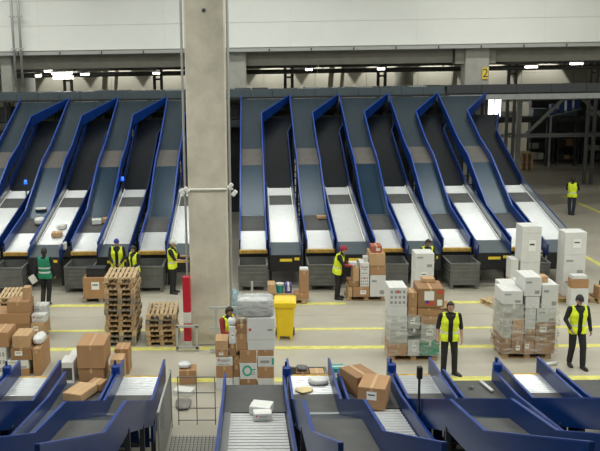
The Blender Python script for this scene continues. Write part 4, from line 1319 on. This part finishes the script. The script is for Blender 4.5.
    md = tmp.modifiers.new('r', 'REMESH'); md.mode = 'VOXEL'; md.voxel_size = .0115; md.use_smooth_shade = True
    sm = tmp.modifiers.new('s', 'SMOOTH'); sm.iterations = 2; sm.factor = .5
    dg_ = bpy.context.evaluated_depsgraph_get()
    me = bpy.data.meshes.new_from_object(tmp.evaluated_get(dg_)); me.name = 'body'
    bpy.data.objects.remove(tmp)
    me.materials.clear()
    names = []
    for _, _, _, t in segs:
        if t not in names: names.append(t)
    for e in ('feature_dark', 'lip'):
        names.append(e)
    for n_ in names:
        me.materials.append(MATS[n_])
    vco = [v.co.copy() for v in me.vertices]
    eyes = [hc + H3 @ Vector((s * .03, -.085, .008)) for s in (-1, 1)]; mouth = hc + H3 @ Vector((0, -.09, -.052))
    A = J['waist'] - (J['waist'] - J['pelvis']) * 1.1; B = J['top']; axis = (B - A); AL = axis.length; axis = axis / AL
    front = -(lat.cross(axis)).normalized()
    if front.dot(f) < 0: front = -front
    mi = []; vest_f = []
    for p in me.polygons:
        c = p.center; best = 1e9; bt = None
        for a, b, r_, t in segs:
            if (c - a).length > .75: continue
            d = segdist(c, a, b) - r_
            if d < best: best = d; bt = t
        if bt is None: bt = shirt
        if bt == trousers and (c - A).dot(axis) > .06 and (c - J['kneeL']).length > .4: bt = shirt
        if min((c - e).length for e in eyes) < .013: bt = 'feature_dark'
        elif (c - mouth).length < .014: bt = 'lip'
        mi.append(names.index(bt))
        if vest:
            q = c - A; s_ = q.dot(axis); l_ = q.dot(lat); r2 = q - axis * s_; dd = r2.dot(front)
            darm = min(segdist(c, J['sh' + z] + (J['el' + z] - J['sh' + z]) * .12, J['el' + z]) for z in 'LR')
            dar2 = min(segdist(c, J['el' + z], J['wr' + z]) for z in 'LR')
            ok = -.10 < s_ < AL + .06 and abs(l_) < (.215 if s_ < AL * .75 else .175) and darm > .070 and dar2 > .05 and (c - hc).length > .17 and abs(dd) < .19
            if ok and open_front and dd > .03 and abs(l_) < .048 + .03 * max(0, s_ / AL - .55): ok = False
            if ok and dd > 0 and s_ > AL * .72 and abs(l_) < .03 + (s_ - AL * .72) * .55: ok = False
            if ok and s_ > AL + .0 and abs(l_) < .065: ok = False
            if ok: vest_f.append((list(p.vertices), s_ / AL, abs(l_), dd))
    me.polygons.foreach_set('material_index', mi)
    me.polygons.foreach_set('use_smooth', [True] * len(me.polygons))
    body = link('body', me, root)
    if vest and vest_f:
        used = {}; vs = []; fs = []; ms_ = []
        nrm = [v.normal.copy() for v in me.vertices]
        for vv, s_, l_, dd in vest_f:
            q = []
            for i in vv:
                if i not in used:
                    used[i] = len(vs); vs.append(vco[i] + nrm[i] * .016)
                q.append(used[i])
            fs.append(q)
            band = (.15 < s_ < .24) or (bands and .42 < s_ < .52)
            ms_.append(1 if band else 0)
        vm = bpy.data.meshes.new('vest'); vm.from_pydata(vs, [], fs)
        vm.materials.append(MATS[vest]); vm.materials.append(MATS['reflective'])
        vm.polygons.foreach_set('material_index', ms_); vm.polygons.foreach_set('use_smooth', [True] * len(fs))
        vm.update()
        vo = link('vest', vm, root)
        sd = vo.modifiers.new('t', 'SOLIDIFY'); sd.thickness = .010; sd.offset = 1
    # hair or hat, shaped round the skull
    hat_m = MB(); n = 16
    lo_ = -.02 if hat else -.06
    vs = []; fs = []
    rows = 6
    for i in range(rows + 1):
        a = R(-12 if hat else -38) + (math.pi / 2 - R(-12 if hat else -38)) * i / rows
        for kk in range(n):
            t = 2 * math.pi * kk / n
            x, y = math.cos(t), math.sin(t)
            aa = a
            if not hat and y < -.3: aa = max(a, R(34)) if i < rows else a        # hairline above the face
            if hat and y < -.3: aa = max(a, R(18)) if i < rows else a
            sc = 1.10 if hat else 1.075
            vs.append(hc + H3 @ Vector((.078 * sc * math.cos(aa) * x, .098 * sc * math.cos(aa) * y, .116 * sc * math.sin(aa) + .004)))
    for i in range(rows):
        for kk in range(n):
            fs.append((i * n + kk, i * n + (kk + 1) % n, (i + 1) * n + (kk + 1) % n, (i + 1) * n + kk))
    hat_m.add(vs, fs)
    hobj = hat_m.build('cap' if hat else 'hair', hat if hat else 'hair_dark', root, True)
    sd = hobj.modifiers.new('t', 'SOLIDIFY'); sd.thickness = .012; sd.offset = 0
    if hat:
        hobj2 = link('hair', MB().ell(hc + H3 @ Vector((0, .025, -.02)), .077, .080, .07, 12, 8, H3).mesh('hair', 'hair_dark', True), root)
        if hat in ('cap_black', 'cap_white'):             # peak
            pm = MB(); vs = []; fs = []
            for i in range(2):
                for kk in range(9):
                    t = R(200) + R(140) * kk / 8
                    rr = (.092, .165)[i]
                    vs.append(hc + H3 @ Vector((.88 * (.082, .088)[i] / .092 * .092 * math.cos(t) * 1.05, rr * math.sin(t), .040 - .02 * i)))
            for kk in range(8):
                fs.append((kk, kk + 1, 9 + kk + 1, 9 + kk))
            pk = pm.add(vs, fs).build('cap_peak', hat, hobj, True)
            sd = pk.modifiers.new('t', 'SOLIDIFY'); sd.thickness = .008
    # shoes
    for s in 'LR':
        an, to = J['ank' + s], J['toe' + s]
        d = (to - an); d.z = 0; d.normalize(); x_ = Vector((-d.y, d.x, 0))
        m2 = MB(); vs = []
        zb = min(an.z - .09, to.z - .04)
        nseg = 8
        prof = [(-.055, .036, .085), (-.03, .044, .105), (.03, .044, .10), (.09, .046, .078), (.15, .050, .062), (.195, .042, .048), (.215, .02, .03)]
        for yy, hw, hh in prof:
            cc = an + d * yy
            for kx, kz in ((-1, 0), (1, 0), (1, .55), (.6, 1), (-.6, 1), (-1, .55)):
                vs.append(Vector((cc.x, cc.y, zb)) + x_ * (hw * kx) + Vector((0, 0, hh * kz)))
        fs = [(6 * i + q, 6 * i + (q + 1) % 6, 6 * i + 6 + (q + 1) % 6, 6 * i + 6 + q) for i in range(len(prof) - 1) for q in range(6)]
        fs += [tuple(range(6))[::-1], tuple(range(6 * (len(prof) - 1), 6 * len(prof)))]
        m2.add(vs, fs).build('shoe', 'shoe_black', root, False)
    return root


PEOPLE = True
if PEOPLE:
    # man standing by the first wrapped load, arms hanging
    person((4.66, 19.5, 0), R(-4), 'person in yellow vest, black shirt and trousers standing beside the wrapped load, arms down',
           dict(toeL=(-.17, -.13, .04), toeR=(.22, -.10, .04), ankR=(.14, .0, .09), kneeR=(.125, -.02, .5), look=(.1, -1, -.1)), height=1.80)
    # man walking towards the camera in a black cap
    person((7.82, 19.98, 0), R(4), 'person in black cap and open yellow vest walking past the wrapped load',
           dict(kneeL=(-.10, .0, .50), ankL=(-.10, .10, .11), toeL=(-.12, -.04, .04), kneeR=(.10, -.14, .51), ankR=(.10, -.16, .09), toeR=(.12, -.33, .04),
                elL=(-.27, .06, 1.15), wrL=(-.23, -.14, .98), elR=(.29, .05, 1.14), wrR=(.31, -.02, .89), look=(0, -1, -.12)),
           hat='cap_black', forearm='cloth_black', height=1.80)
    # worker in the red cap handling parcels, seen from behind the right side
    person((2.72, 26.15, 0), R(75), 'person in red cap and yellow vest lifting a small parcel beside the pile',
           dict(pelvis=(0, .03, .95), waist=(0, .0, 1.08), chest=(0, -.05, 1.27), top=(0, -.08, 1.41), neck=(0, -.11, 1.48), head=(0, -.17, 1.60), look=(0, -1, -.5),
                shL=(-.185, -.08, 1.40), shR=(.185, -.08, 1.40), elL=(-.24, -.20, 1.16), wrL=(-.14, -.44, 1.12), elR=(.24, -.20, 1.16), wrR=(.12, -.44, 1.12),
                hdL=(.3, -1, 0), hdR=(-.3, -1, 0)),
           hat='cap_red', forearm='cloth_red', open_front=False, height=1.75)
    carton(3.05, 3.30, 26.0, .22, 1.07, 1.21, 'small white box held in the hands of the red-capped worker', 'box_white', .1, 'parcels beside the red-capped worker', 'none')
    # worker behind the slim white stack
    person((5.62, 26.95, 0), R(10), 'person in yellow vest bending over the bins behind the slim white stack',
           dict(chest=(0, -.03, 1.27), top=(0, -.05, 1.42), neck=(0, -.07, 1.49), head=(0, -.12, 1.62), look=(.1, -1, -.5), shL=(-.185, -.05, 1.41), shR=(.185, -.05, 1.41),
                elL=(-.25, -.1, 1.14), wrL=(-.12, -.30, 1.05), elR=(.25, -.1, 1.14), wrR=(.14, -.30, 1.05)), forearm='cloth_black', skin='skin_dark')
    # two workers behind the pallets
    person((-4.36, 27.35, 0), R(2), 'person in blue knit cap and yellow vest standing behind the tall pallet stack',
           dict(elL=(-.25, -.02, 1.14), wrL=(-.12, -.24, 1.0), elR=(.25, -.02, 1.14), wrR=(.14, -.24, 1.0), look=(0, -1, -.3)), hat='cap_blue', forearm='cloth_black', height=1.76)
    person((-3.72, 26.8, 0), R(-40), 'bareheaded person in yellow vest turned sideways behind the tall pallet stack',
           dict(elL=(-.25, -.04, 1.14), wrL=(-.14, -.27, 1.02), elR=(.25, -.04, 1.14), wrR=(.14, -.27, 1.02), look=(0, -1, -.5), head=(0, -.05, 1.62)), forearm='cloth_black', height=1.66)
    # worker in the white cap reaching to the chute
    person((-2.52, 27.0, 0), R(78), 'person in white cap and yellow vest reaching towards the chute beside the pillar',
           dict(elL=(-.22, -.14, 1.16), wrL=(-.14, -.38, 1.12), elR=(.22, -.16, 1.18), wrR=(.14, -.42, 1.20), hdL=(.2, -1, 0), hdR=(-.2, -1, 0), look=(0, -1, -.25)),
           hat='cap_white', sleeves='cloth_black', forearm='skin', open_front=False, height=1.78)
    # walker in the green vest, seen from behind
    person((-6.36, 25.7, 0), R(176), 'person in dark clothes and green vest with pale bands walking away along the line',
           dict(kneeL=(-.09, -.06, .50), ankL=(-.07, .03, .09), toeL=(-.07, -.13, .04), kneeR=(.09, -.08, .51), ankR=(.06, .17, .13), toeR=(.06, .03, .045),
                elL=(-.27, .0, 1.14), wrL=(-.26, -.10, .90), elR=(.27, .07, 1.14), wrR=(.29, .02, .89), look=(0, -1, -.25)),
           vest='vest_green', forearm='cloth_black', bands=True, open_front=False, height=1.84)
    tag(MB().box(-.10, .10, -.008, .008, -.14, .14).build('paper_sheet', 'label_white'), 'white paper sheet held by the walker in green vest', 'paper')
    o = bpy.data.objects['paper_sheet']; o.location = (-6.72, 25.62, .86); o.rotation_euler = (.2, -.5, .4)
    # far person beyond the sorter line
    person((15.1, 40.2, 0), R(150), 'person in yellow vest standing alone on the open floor beside the sorter',
           dict(elL=(-.25, -.08, 1.18), wrL=(-.12, -.28, 1.32), elR=(.25, -.08, 1.18), wrR=(.12, -.28, 1.32), look=(0, -1, .0), ankL=(-.07, .02, .09), toeL=(-.08, -.14, .04), ankR=(.07, -.02, .09), toeR=(.08, -.18, .04)),
           trousers='cloth_navy', open_front=False, height=1.82)
    # person half hidden behind the pile near the pillar
    person((-.56, 19.62, 0), R(50), 'dark-haired person in yellow vest with red sleeves half hidden behind the parcel pile',
           dict(look=(0, -1, -.55), head=(0, -.06, 1.61), elL=(-.25, -.06, 1.15), wrL=(-.16, -.30, 1.12), elR=(.25, -.06, 1.15), wrR=(.16, -.30, 1.12)),
           sleeves='cloth_red', forearm='cloth_red', height=1.72)
